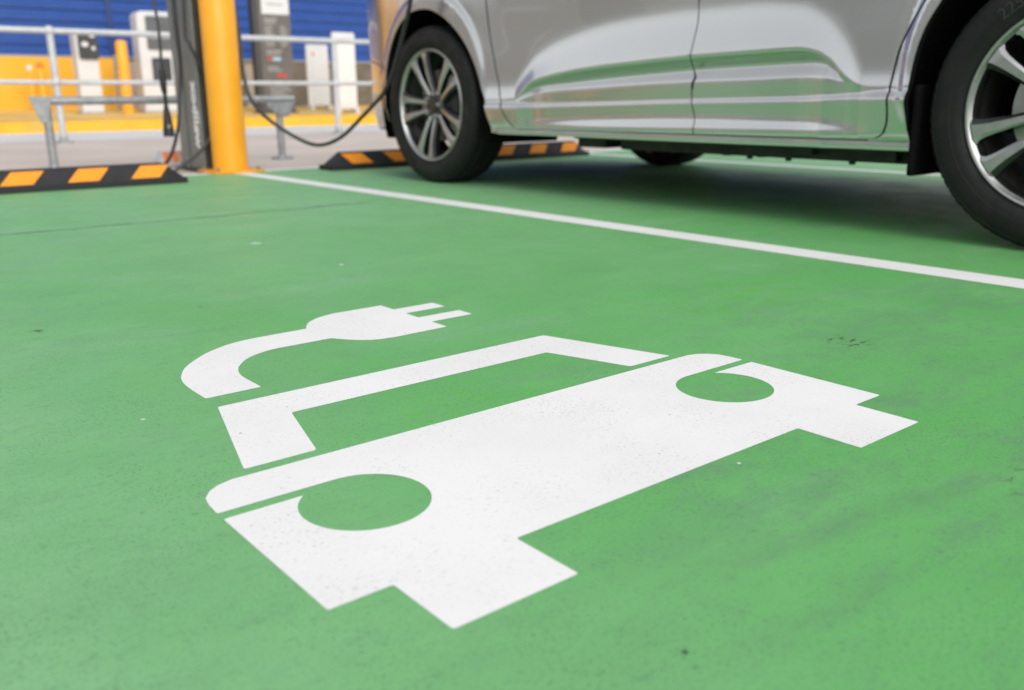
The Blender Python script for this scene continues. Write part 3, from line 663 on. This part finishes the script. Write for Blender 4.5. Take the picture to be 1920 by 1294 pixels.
def d_side(u, z):
    c = zc(u); r_ = min(zr(u), c-0.0005); p_ = min(zp(u), r_-0.0005); l_ = min(zl(u), p_-0.0004); lb_ = min(zlb(u), l_-0.001); t_ = max(zt(u), c+0.0005)
    bt_ = zbt(u); bb_ = min(zbb(u), bt_-0.0004)
    # broad form: slightly falling below the shoulder, tumblehome above it
    uu = max(0.35, min(4.1, u))
    d = -0.014*((uu-2.3)/1.2)**2
    d += 0.045*pr(z-0.66, 0.03) - 0.55*pr(z-0.93, 0.025)
    # lower-body sculpture fades out round the nose and the tail
    k = smooth(4.35, 3.9, u)*smooth(0.1, 0.5, u)
    s = 0.0
    s += 0.215*pr(t_-z, 0.02)
    s += -1.35*pr(c-z, 0.0032)
    s += 1.65*pr(r_-z, 0.0022)
    s += -0.62*pr(p_-z, 0.0030)
    s += 0.92*pr(l_-z, 0.0016)
    s += -0.92*pr(lb_-z, 0.0024)
    s += 0.49*pr(bt_-z, 0.008)
    s += -0.80*pr(bb_-z, 0.0065)
    s += 0.50*pr(0.2712-z, 0.0015) - 0.45*pr(0.2555-z, 0.003)
    d += s*k
    if k < 1: d += (1-k)*(-0.30*pr(0.34-z, 0.03))
    # wheel arch flares
    for (yc, zc_, r0, r1) in ((3.755, 0.375, 0.440, 0.505), (0.915, 0.40, 0.455, 0.52)):
        dy, dz = u-yc, z-zc_; q = math.hypot(dy, dz); ro = r0+(r1-r0)*max(0, dz)/max(q, 1e-6)
        if z > 0.30: d += 0.013*smooth(ro+0.018, ro-0.020, q)*smooth(0.30, 0.40, z) + 0.006*smooth(ro+0.22, ro, q)
    return d
def sp(u, z, depth=0.0):
    x, y = plan(u); n = plan_n(u); k = d_side(u, z)-depth
    return Vector((x+n.x*k, y+n.y*k, z))
def sn(u, z):
    e = 0.0012; a = sp(u+e, z)-sp(u-e, z); b = sp(u, z+e)-sp(u, z-e)
    n = b.cross(a).normalized(); p = plan_n(u)
    return n if n.x*p.x+n.y*p.y > 0 else -n
def resample(poly, step):
    out = []
    for i in range(len(poly)):
        a, b = Vector(poly[i]), Vector(poly[(i+1) % len(poly)]); k = max(1, int((b-a).length/step+0.999))
        for j in range(k): out.append(a+(b-a)*(j/k))
    return out
def inside(p, poly):
    c = False; n = len(poly); x, y = p
    for i in range(n):
        a, b = poly[i], poly[i-1]
        if (a[1] > y) != (b[1] > y) and x < (b[0]-a[0])*(y-a[1])/(b[1]-a[1])+a[0]: c = not c
    return c
def dist_poly(p, poly):
    best = 9; P = Vector(p)
    for i in range(len(poly)):
        a, b = poly[i-1], poly[i]; ab = b-a; L2 = ab.length_squared
        t = 0 if L2 == 0 else max(0, min(1, (P-a).dot(ab)/L2)); q = (P-(a+ab*t)).length
        if q < best: best = q
    return best
def panel(name, outline, mat, fine=None, du=0.03, dz=0.02, mirror=True, edge=1.0):
    poly = resample(outline, 0.014)
    area = sum(poly[i-1].x*poly[i].y-poly[i].x*poly[i-1].y for i in range(len(poly)))
    if area < 0: poly.reverse()
    n = len(poly); on = []
    for i in range(n):
        t1 = (poly[i]-poly[i-1]).normalized(); t2 = (poly[(i+1) % n]-poly[i]).normalized(); t = (t1+t2)
        t = t.normalized() if t.length > 1e-4 else t1; on.append(Vector((t.y, -t.x)))
    rings = [(0.0, 0.0022*edge, 0.35), (0.0012, 0.0005*edge, 0.10), (0.003, 0.0001*edge, 0.02), (0.008, 0.0, 0.0)]
    pts, dep, tilt = [], [], []
    for off, de, k in rings:
        for i in range(n):
            q = poly[i]-on[i]*off
            pts.append(q); dep.append(de); tilt.append(on[i]*k*(1 if edge else 0))
    minu, maxu = min(p.x for p in poly), max(p.x for p in poly); minz, maxz = min(p.y for p in poly), max(p.y for p in poly)
    zs = []; z = minz
    while z < maxz:
        zs.append(z); z += (fine[2] if fine and fine[0] <= z < fine[1] else dz)
    nu = int((maxu-minu)/du)+1; row = 0
    for z in zs:
        row += 1
        for k in range(nu+1):
            u = minu+(maxu-minu)*(k+(0.5 if row % 2 else 0))/(nu+0.5); q = Vector((u, z))
            if inside(q, poly) and dist_poly(q, poly) > 0.011: pts.append(q); dep.append(0.0); tilt.append(Vector((0, 0)))
    edges = [(i, (i+1) % n) for i in range(n)]
    V, E, Fc, ov, oe, of = delaunay_2d_cdt([tuple(p) for p in pts], edges, [], 1, 1e-6)
    idx = [o[0] if o else 0 for o in ov]
    co, no = [], []
    for j, v in enumerate(V):
        o = idx[j]; u, z = v.x, v.y; p = sp(u, z, dep[o]); nr = sn(u, z); tl = tilt[o]
        if tl.length > 0:
            e = 0.002; a = (sp(u+e, z)-sp(u-e, z)).normalized(); b = (sp(u, z+e)-sp(u, z-e)).normalized(); nr = (nr+a*tl.x+b*tl.y).normalized()
        co.append(p); no.append(nr)
    faces = [list(f) for f in Fc]; n_skin = len(faces)
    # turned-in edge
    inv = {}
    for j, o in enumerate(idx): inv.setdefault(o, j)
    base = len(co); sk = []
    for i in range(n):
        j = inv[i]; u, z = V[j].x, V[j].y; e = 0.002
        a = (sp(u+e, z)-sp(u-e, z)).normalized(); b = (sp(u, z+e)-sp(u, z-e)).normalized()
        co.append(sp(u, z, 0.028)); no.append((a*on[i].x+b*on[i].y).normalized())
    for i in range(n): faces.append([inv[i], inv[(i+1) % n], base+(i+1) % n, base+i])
    out = []
    for sgn in ((1, -1) if mirror else (1,)):
        C = [Vector((p.x if sgn > 0 else 2*XC-p.x, p.y, p.z))-CL for p in co]; Nn = [Vector((q.x*sgn, q.y, q.z)) for q in no]
        F2 = []
        for f in faces:
            a, b, c = C[f[0]], C[f[1]], C[f[2]]; g = (b-a).cross(c-a); s = sum((Nn[k] for k in f), Vector())
            F2.append(f if g.dot(s) > 0 else f[::-1])
        me = bpy.data.meshes.new(name); me.from_pydata(C, [], F2); me.update()
        for k_, p in enumerate(me.polygons): p.use_smooth = True; p.material_index = 1 if k_ >= n_skin else 0  # turned-in edges are coloured black for the shade inside the shut gaps
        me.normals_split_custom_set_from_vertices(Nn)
        out.append(link_mesh(name, me, [mat, M['liner_and_gap_shade']], car))
    return out

g = 0.0022                       # half a shut gap
TOP = 0.985
seam_f = [(3.305, TOP), (3.305, .86), (3.297, .80), (3.274, .655), (3.229, .499), (3.205, .42), (3.193, .387), (3.157, .332), (3.125, .298), (3.100, .281), (3.060, .2735)]
seam_m = [(2.100, TOP), (2.110, .72), (2.110, .646), (2.124, .587), (2.137, .531), (2.118, .493), (2.111, .466), (2.122, .440), (2.122, .395), (2.106, .329), (2.109, .2755)]
seam_r = [(1.215, TOP), (1.225, .84), (1.262, .755), (1.33, .652), (1.368, .585), (1.393, .523), (1.405, .444), (1.407, .415), (1.402, .345), (1.406, .312), (1.418, .294), (1.440, .280), (1.470, .2755)]
def smooth2(p):
    q = []
    for a, b in p:
        u = a
        for _ in range(4): u = a*sp(u, b).x/2.53       # seam seen on the real, not the flat, flank
        q.append((u, b))
    return [tuple(v) for v in spline(q, 4)]
def smooth3(p): return [tuple(v) for v in spline(p, 4)]
sF, sM, sR_ = smooth3(seam_f), smooth2(seam_m), smooth3(seam_r)
def sh(p, d): return [(a+d, b) for a, b in p]
def podgap(p, sg): return [(a+sg*0.0035*math.exp(-((b-0.452)/0.026)**4), b) for a, b in p]
fine = (0.24, 0.56, 0.0037)
panel('front_door', sh(sF, -2*g) + podgap(sh(sM, g), 1)[::-1], M['silver'], fine, 0.018)
panel('rear_door', podgap(sh(sM, -g), -1) + sh(sR_, 1.5*g)[::-1], M['silver'], fine, 0.013)
arch_f = [tuple(v) for v in spline([(3.262, .254), (3.270, .30), (3.285, .345), (3.319, .433), (3.375, .548), (3.459, .653), (3.571, .739), (3.696, .795), (3.80, .808), (3.90, .797), (4.010, .745), (4.09, .665), (4.140, .571), (4.166, .468), (4.172, .38), (4.168, .29)], 4)]
arch_r = [tuple(v) for v in spline([(0.49, .29), (0.475, .40), (0.50, .55), (0.575, .70), (0.70, .805), (0.87, .850), (1.03, .825), (1.16, .765), (1.25, .690), (1.286, .640), (1.32, .578), (1.341, .500), (1.348, .414), (1.346, .356), (1.335, .254)], 4)]
# sill strip runs under both doors and joins the panels fore and aft of them
panel('sill', [(3.222, .248), (3.222, .2705), (3.06, .2695), (2.109, .2715), (1.47, .2715), (1.337, .2715), (1.337, .247)], M['silver'], (0.24, 0.3, 0.005), du=0.04)
low = [(3.224, .2715), (3.062, .2705)]
panel('front_fender', [(3.2645, .254), (3.226, .252), (3.226, .2712), (3.066, .2712)] + [(a+2*g, b) for a, b in sF[::-1]] + [(3.9, TOP), (4.3, 0.955), (4.43, 0.90), (4.43, 0.60), (4.30, 0.585), (4.148, 0.545)] + [q for q in arch_f[::-1] if q[1] < 0.545 and q[0] > 4][:0] + [q for q in arch_f[::-1] if not (q[0] > 4 and q[1] < 0.546)], M['silver'], (0.24, 0.90, 0.0065), 0.016, 0.02)
panel('front_bumper', [q for q in arch_f if q[0] > 4 and q[1] < 0.541][::-1] + [(4.152, 0.541), (4.30, 0.581), (4.434, 0.596), (4.434, 0.74), (UF-0.001, 0.74), (UF-0.001, 0.235), (4.6, 0.235), (4.30, 0.25)], M['silver'], None, 0.04, 0.025)
panel('rear_quarter', [(1.340, .252), (1.342, .2735), (1.462, .2735)] [:2] + [(1.462, .2725)] + [(a-1.5*g, b) for a, b in sR_[::-1]] + [(0.4, TOP), (UR+0.001, TOP), (UR+0.001, .62), (0.40, .60), (0.4795, .53)] + [q for q in arch_r if q[1] > 0.53 or q[0] > 1], M['silver'], (0.24, 0.9, 0.0075), 0.02, 0.02)
panel('rear_bumper', [(0.474, .526), (0.40, .596), (UR+0.001, .616), (UR+0.001, .24), (0.30, .25)] + [q for q in arch_r if q[0] < 1 and q[1] < 0.526], M['silver'], None, 0.04, 0.03)

def cbm(): return B()
def cobj(name, bm, mat, smooth=None, bevel=0.0, parent=None):
    bmesh.ops.translate(bm, verts=bm.verts, vec=-CL); return obj(name, bm, mat, parent or car, smooth, bevel)
# dark shell behind the shut gaps, between the wheel wells
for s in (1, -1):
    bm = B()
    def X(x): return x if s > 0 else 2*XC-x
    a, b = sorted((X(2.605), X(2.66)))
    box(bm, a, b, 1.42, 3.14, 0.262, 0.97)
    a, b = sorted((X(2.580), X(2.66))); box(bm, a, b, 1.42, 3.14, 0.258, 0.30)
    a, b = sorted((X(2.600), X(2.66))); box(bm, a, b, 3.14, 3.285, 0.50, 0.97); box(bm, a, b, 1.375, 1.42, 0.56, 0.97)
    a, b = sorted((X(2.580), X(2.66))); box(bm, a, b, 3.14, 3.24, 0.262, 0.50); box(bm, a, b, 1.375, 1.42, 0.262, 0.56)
    cobj('inner_shell', bm, M['liner_and_gap_shade'])
# wheel wells
for nm, yc, zc_, r_ in (('front', 3.755, 0.375, 0.462), ('rear', 0.91, 0.395, 0.475)):
    for s in (1, -1):
        bm = B(); xa, xb = 2.562, 2.99
        prof = [(xa, r_-0.012), (xa+0.03, r_), (xb, r_), (xb, 0.02)]
        lathe(bm, prof, 'x', 40, (0, yc, zc_), a0=R(-22), a1=R(202))
        if s < 0:
            for v in bm.verts: v.co.x = 2*XC-v.co.x
        cobj('wheel_well', bm, M['liner_and_gap_shade'], 50)
for s in (1, -1):
    bm = B(); pts = rbox2(2.540, 2.735, 0.178, 0.43, 0.012)
    prism(bm, [(x if s > 0 else 2*XC-x, z) for x, z in pts], 'y', 1.318, 1.332); cobj('mud_flap', bm, M['liner_and_gap_shade'], None, 0.003)
# underbody: tray, brackets and front carrier
bm = B()
box(bm, 2.70, 4.25, 0.55, 2.62, 0.198, 0.30); box(bm, 2.665, 4.285, 1.36, 2.86, 0.235, 0.30); box(bm, 2.62, 4.33, 1.36, 3.22, 0.256, 0.32); box(bm, 2.95, 4.0, 2.95, 4.45, 0.255, 0.4); box(bm, 3.0, 3.95, 0.2, 0.56, 0.25, 0.45)
for (ya, yb, za, xa) in ((2.70, 2.86, 0.20, 2.69), (1.72, 1.80, 0.215, 2.66), (1.43, 1.46, 0.205, 2.66), (2.35, 2.38, 0.194, 2.72), (2.10, 2.13, 0.194, 2.72), (1.95, 1.98, 0.194, 2.72)):
    box(bm, xa, xa+0.10, ya, yb, za, 0.30); box(bm, 2*XC-xa-0.10, 2*XC-xa, ya, yb, za, 0.30)
for yy in (2.5, 2.25, 2.02, 1.86, 1.62): lathe(bm, [(0.186, 0.0), (0.186, 0.012), (0.199, 0.012)], 'z', 8, (2.74, yy, 0))
tube(bm, [(3.4, 0.5, 0.24), (3.45, 1.5, 0.185), (3.45, 3.2, 0.185)], 0.03, 10)
cobj('underbody', bm, M['under'], None, 0.004)
for yy in (Y_F, Y_R):
    bm = B(); tube(bm, [(2.80, yy, 0.36), (4.15, yy, 0.36)], 0.035, 12); tube(bm, [(2.85, yy+0.12, 0.25), (4.1, yy+0.12, 0.25)], 0.03, 12); cobj('axle', bm, M['under'], 60)
# bonnet, tail and cabin
def ztop(u): return interp([(3.2, 0.985), (3.9, 0.985), (4.3, 0.955), (4.45, 0.90), (UF, 0.76)])(u)
bm = B(); rows_ = []
us = [3.32+(UF-0.02-3.32)*k/40 for k in range(41)]
for u in us:
    row = []; p = sp(u, ztop(u)) if u < 4.43 else sp(u, max(0.742, ztop(u)))
    hump = 0.10*smooth(UF, 4.0, u)
    for j in range(17):
        f = -1+2*j/16; row.append(bm.verts.new((XC+(p.x+0.004-XC)*-f*(-1) if False else XC+f*(XC-p.x-0.004), p.y-0.02, p.z+0.002+hump*(1-abs(f)**2.4))))
    rows_.append(row)
for a, b in zip(rows_, rows_[1:]):
    for j in range(16): bm.faces.new((a[j], a[j+1], b[j+1], b[j]))
cobj('bonnet', bm, M['silver'], 60)
def loft(rings, closed_caps=True):
    bm = B(); RR = [[bm.verts.new(p) for p in r] for r in rings]
    for a, b in zip(RR, RR[1:]):
        for j in range(len(a)-1): bm.faces.new((a[j], a[j+1], b[j+1], b[j]))
    return bm
# greenhouse: dark glass house with a silver roof skin and pillars
def section(y, zb, xw, zroof, xr):
    L_ = [(XC-xw, y, zb), (XC-xw*0.5-xr*0.5, y, zb+(zroof-zb)*0.52), (XC-xr, y, zroof-0.05), (XC-xr+0.07, y, zroof-0.008), (XC, y, zroof+0.02)]
    return L_ + [(2*XC-a, b, c) for a, b, c in L_[-2::-1]]
secs = [(3.60, 1.02, 0.80, 1.04, 0.70), (3.30, 1.00, 0.885, 1.26, 0.70), (2.95, .985, 0.895, 1.47, 0.66), (2.60, .985, 0.90, 1.60, 0.64), (1.90, .985, 0.90, 1.66, 0.64), (1.10, .985, 0.895, 1.65, 0.63), (0.55, .985, 0.88, 1.60, 0.60), (0.20, 1.0, 0.85, 1.38, 0.62), (0.0, 1.0, 0.80, 1.05, 0.66)]
cobj('window_glass', loft([section(*s) for s in secs]), M['glass'], 40)
bm = loft([[Vector(p)+Vector((0, 0, 0.006)) for p in section(*s)[2:-2]] for s in secs[3:8]]); cobj('roof', bm, M['silver'], 40)
for s in (1, -1):
    for name, path, r_ in (('pillar', [section(*q)[2] for q in secs[:4]], 0.035), ('pillar', [(XC-0.90, 2.10, 0.985), (XC-0.77, 2.07, 1.33), (XC-0.645, 2.02, 1.60)], 0.03), ('pillar', [section(*secs[7])[0], section(*secs[7])[1], section(*secs[7])[2], section(*secs[6])[2]], 0.06)):
        bm = B(); tube(bm, [(p[0] if s > 0 else 2*XC-p[0], p[1], p[2]) for p in path], r_, 10); cobj(name, bm, M['trim'] if r_ == 0.03 else M['silver'], 60)
for s in (1, -1):
    def XM(x): return x if s > 0 else 2*XC-x
    bm = B(); prism(bm, rbox2(3.02, 3.20, 1.02, 1.15, 0.05), 'x', XM(2.42), XM(2.56)); cobj('door_mirror', bm, M['silver'], 40, 0.02)
    for ya in (2.28, 1.36):
        bm = B(); tube(bm, [(XM(2.535), ya, 0.90), (XM(2.505), ya+0.03, 0.90), (XM(2.505), ya+0.17, 0.90), (XM(2.535), ya+0.20, 0.90)], 0.013, 10); cobj('door_handle', bm, M['silver'], 60)
    bm = B(); vs = []
    for u in [4.45+0.5*k/10 for k in range(11)]:
        vs.append([sp(u, 0.755, -0.004), sp(u, 0.90-0.02*(u-4.45)*6, 0.05)])
    bm = loft([[Vector((XM(p.x), p.y, p.z)) for p in r_] for r_ in vs]); cobj('headlight', bm, M['lens'], 50)
    bm = loft([[Vector((XM(sp(u, z, -0.012).x), sp(u, z, -0.012).y, z)) for z in (0.72, 0.80, 0.88)] for u in [0.20-0.35*k/14 for k in range(15)]]); cobj('tail_light', bm, M['red_lens'], 50)
bm = loft([[sp(u, z, -0.004) for z in (0.42, 0.50, 0.58, 0.64)] for u in [UF-0.45+0.449*k/10 for k in range(11)]]); g2 = bm
cobj('grille', bm, M['trim'], 50)

# wheels ----------------------------------------------------------------
def spoke(bm, pair_ang, side):
    """one tapering spoke of a twin pair; local axis x is the axle, outer face towards -x"""
    er = Vector((0, math.cos(pair_ang), math.sin(pair_ang))); et = Vector((0, -math.sin(pair_ang), math.cos(pair_ang)))
    rings = []
    for r, off, w, x in ((0.030, 0.014, 0.027, -0.072), (0.060, 0.0205, 0.029, -0.078), (0.10, 0.0275, 0.029, -0.088), (0.15, 0.0365, 0.034, -0.0965), (0.19, 0.0445, 0.042, -0.100), (0.218, 0.051, 0.051, -0.1015), (0.236, 0.0555, 0.063, -0.102), (0.249, 0.058, 0.084, -0.101)):
        c = er*math.sqrt(max(r*r-off*off*0.6, 0)) + et*(side*off); h = w/2; sd = side
        sec = [(-h, x+0.036), (-h, x+0.006), (-h*0.62, x+0.0005), (h*0.42, x), (h, x+0.010), (h, x+0.036)]
        ps = [c + et*(t*sd) for t, xx in sec]
        ps = [q*min(1.0, 0.2475/max(q.length, 1e-6)) for q in ps]
        rings.append([bm.verts.new(q + Vector((xx, 0, 0))) for q, (t, xx) in zip(ps, sec)])
    for a, b in zip(rings, rings[1:]):
        for j in range(5):
            f = bm.faces.new((a[j], a[j+1], b[j+1], b[j])); f.material_index = 0 if 1 <= j <= 2 else 1
    bm.faces.new(rings[0]); bm.faces.new(rings[-1][::-1])
def make_wheel():
    bm = B()
    # rim lip and barrel
    lathe(bm, [(-0.094, 0.2645), (-0.103, 0.2635), (-0.107, 0.259), (-0.1055, 0.254), (-0.099, 0.250), (-0.094, 0.2465)], 'x', 96, mi=0)
    lathe(bm, [(-0.094, 0.2465), (-0.085, 0.243), (-0.062, 0.2395)], 'x', 96, mi=1)
    lathe(bm, [(-0.062, 0.2395), (-0.03, 0.236), (0.0, 0.226), (0.06, 0.226), (0.10, 0.245), (0.105, 0.262)], 'x', 96, mi=2)
    lathe(bm, [(-0.078, 0.0), (-0.079, 0.036), (-0.077, 0.062), (-0.069, 0.076), (-0.045, 0.080), (0.0, 0.080)], 'x', 48, mi=1)
    wh = obj('wheel', bm, [M['alloy'], M['alloy_dark'], M['steel']], car, 32)
    for k in range(5):
        for s in (-1, 1):
            bm = B(); spoke(bm, R(72*k), s); obj('spoke', bm, [M['alloy'], M['alloy_dark']], wh, 18)
    # tyre
    prof = [(-0.092, 0.2605), (-0.100, 0.264), (-0.1065, 0.272), (-0.1105, 0.283), (-0.1125, 0.287), (-0.1135, 0.300), (-0.1145, 0.3015), (-0.115, 0.312), (-0.1145, 0.325), (-0.112, 0.337), (-0.1075, 0.346), (-0.1085, 0.3475), (-0.103, 0.3545), (-0.094, 0.3605), (-0.082, 0.3645), (-0.064, 0.3668)]
    tread = [(-0.062, 0.3668), (-0.060, 0.3595), (-0.053, 0.3595), (-0.051, 0.3672), (-0.020, 0.3676), (-0.018, 0.3600), (-0.010, 0.3600), (-0.008, 0.3676)]
    half_ = prof + tread; prof2 = half_ + [(-a, b) for a, b in half_[::-1]]
    bm = B(); lathe(bm, prof2, 'x', 128)
    # shoulder sipes: shallow blocks cut round both shoulders
    ty = obj('tyre', bm, M['tyre'], wh, 28)
    bm = B()
    for k in range(72):
        a = 2*math.pi*k/72; er = Vector((0, math.cos(a), math.sin(a))); et = Vector((0, -math.sin(a), math.cos(a)))
        for sg in (-1, 1):
            A = [(-0.107, 0.3505), (-0.0965, 0.3598), (-0.083, 0.3650), (-0.066, 0.3674)]
            r1 = [bm.verts.new(Vector((sg*x, 0, 0))+er*(r+0.0010)+et*0.0105) for x, r in A]; r2 = [bm.verts.new(Vector((sg*x, 0, 0))+er*(r+0.0010)-et*0.0105) for x, r in A]
            for j in range(3): bm.faces.new((r1[j], r1[j+1], r2[j+1], r2[j]))
            r3 = [bm.verts.new(Vector((sg*x, 0, 0))+er*(r-0.003)+et*0.0105) for x, r in A]; r4 = [bm.verts.new(Vector((sg*x, 0, 0))+er*(r-0.003)-et*0.0105) for x, r in A]
            for p, q in ((r1, r3), (r4, r2)):
                for j in range(3): bm.faces.new((p[j], p[j+1], q[j+1], q[j]))
            bm.faces.new((r1[0], r2[0], r4[0], r3[0])); bm.faces.new((r1[3], r3[3], r4[3], r2[3]))
    obj('tread_block', bm, M['tyre'], wh)['kind'] = 'stuff'
    bm = B(); lathe(bm, [(-0.0785, 0.0), (-0.0865, 0.0), (-0.0875, 0.018), (-0.086, 0.028), (-0.079, 0.030)], 'x', 32); obj('hub_cap', bm, M['alloy_dark'], wh, 40)
    for k in range(5):
        a = R(72*k+36); bm = B(); lathe(bm, [(-0.070, 0.0135), (-0.079, 0.0135), (-0.0795, 0.011), (-0.093, 0.0105), (-0.097, 0.006), (-0.098, 0)], 'x', 12, (0, 0.054*math.cos(a), 0.054*math.sin(a))); obj('lug_nut', bm, M['steel'], wh, 40)
    bm = B(); lathe(bm, [(-0.035, 0.09), (-0.035, 0.168), (-0.012, 0.168), (-0.012, 0.09)], 'x', 64); lathe(bm, [(-0.02, 0.09), (-0.05, 0.088), (-0.052, 0.05), (-0.05, 0)], 'x', 48); obj('brake_disc', bm, M['steel'], wh, 35)
    bm = B(); lathe(bm, [(-0.058, 0.115), (-0.058, 0.180), (0.01, 0.185), (0.01, 0.115), (-0.058, 0.115)], 'x', 14, a0=R(150), a1=R(215)); obj('brake_caliper', bm, M['under'], wh, 40)
    return wh
w0 = make_wheel()
XW = 2.545+0.115
def sidewall_text(wh, s, a_mid, r0, size):
    """raised lettering bent round the sidewall, tops outwards; a_mid from +y towards +z"""
    bm = text_bm(s, size, 0.0008)
    for v in bm.verts:
        x, y, z = v.co; r = r0+y
        a = a_mid + x/r0
        bulge = -0.1152 + (0.0 if abs(r-0.313) < 0.006 else 0.22*(abs(r-0.313)-0.006)**1.35)
        v.co = (bulge-0.0006-z, math.cos(a)*r, math.sin(a)*r)
    obj('sidewall_lettering', bm, M['tyre_text'], wh)
def place(wh, x, y, ang, flip):
    wh.location = Vector((x, y, 0.3675))-CL; wh.rotation_euler = (R(ang), 0, 0) if not flip else (R(ang), 0, math.pi)
place(w0, XW, Y_F, -4, False)
w1 = copy_tree(w0, car); place(w1, XW, Y_R, 45, False)
w2 = copy_tree(w0, car); place(w2, 2*XC-XW, Y_F, 20, True)
w3 = copy_tree(w0, car); place(w3, 2*XC-XW, Y_R, 11, True)
for wh_, s_, am in ((w1, '225/60 R18', R(69-45)), (w1, '225/60 R18', R(249-45)), (w0, '225/60 R18', R(95)), (w0, '225/60 R18', R(275))): sidewall_text(wh_, s_, am, 0.288, 0.043)

# dry leaf at the right edge of the bay
bm = B(); pts = [(-0.02, 0.0), (-0.008, 0.009), (0.008, 0.008), (0.022, 0.0), (0.008, -0.008), (-0.008, -0.009)]
V = [bm.verts.new((x, y, 0.003+0.5*abs(y))) for x, y in pts]; Vb = [bm.verts.new((x, y, 0.002+0.5*abs(y))) for x, y in pts]
bm.faces.new(V); bm.faces.new(Vb[::-1])
for i in range(6): bm.faces.new((V[i], Vb[i], Vb[(i+1) % 6], V[(i+1) % 6]))
lf = obj('dry_leaf', bm, M['leaf']); lf.location = (1.525, 0.405, 0); tag(lf, 'small dark dry leaf lying on the green floor at the right edge', 'leaf')
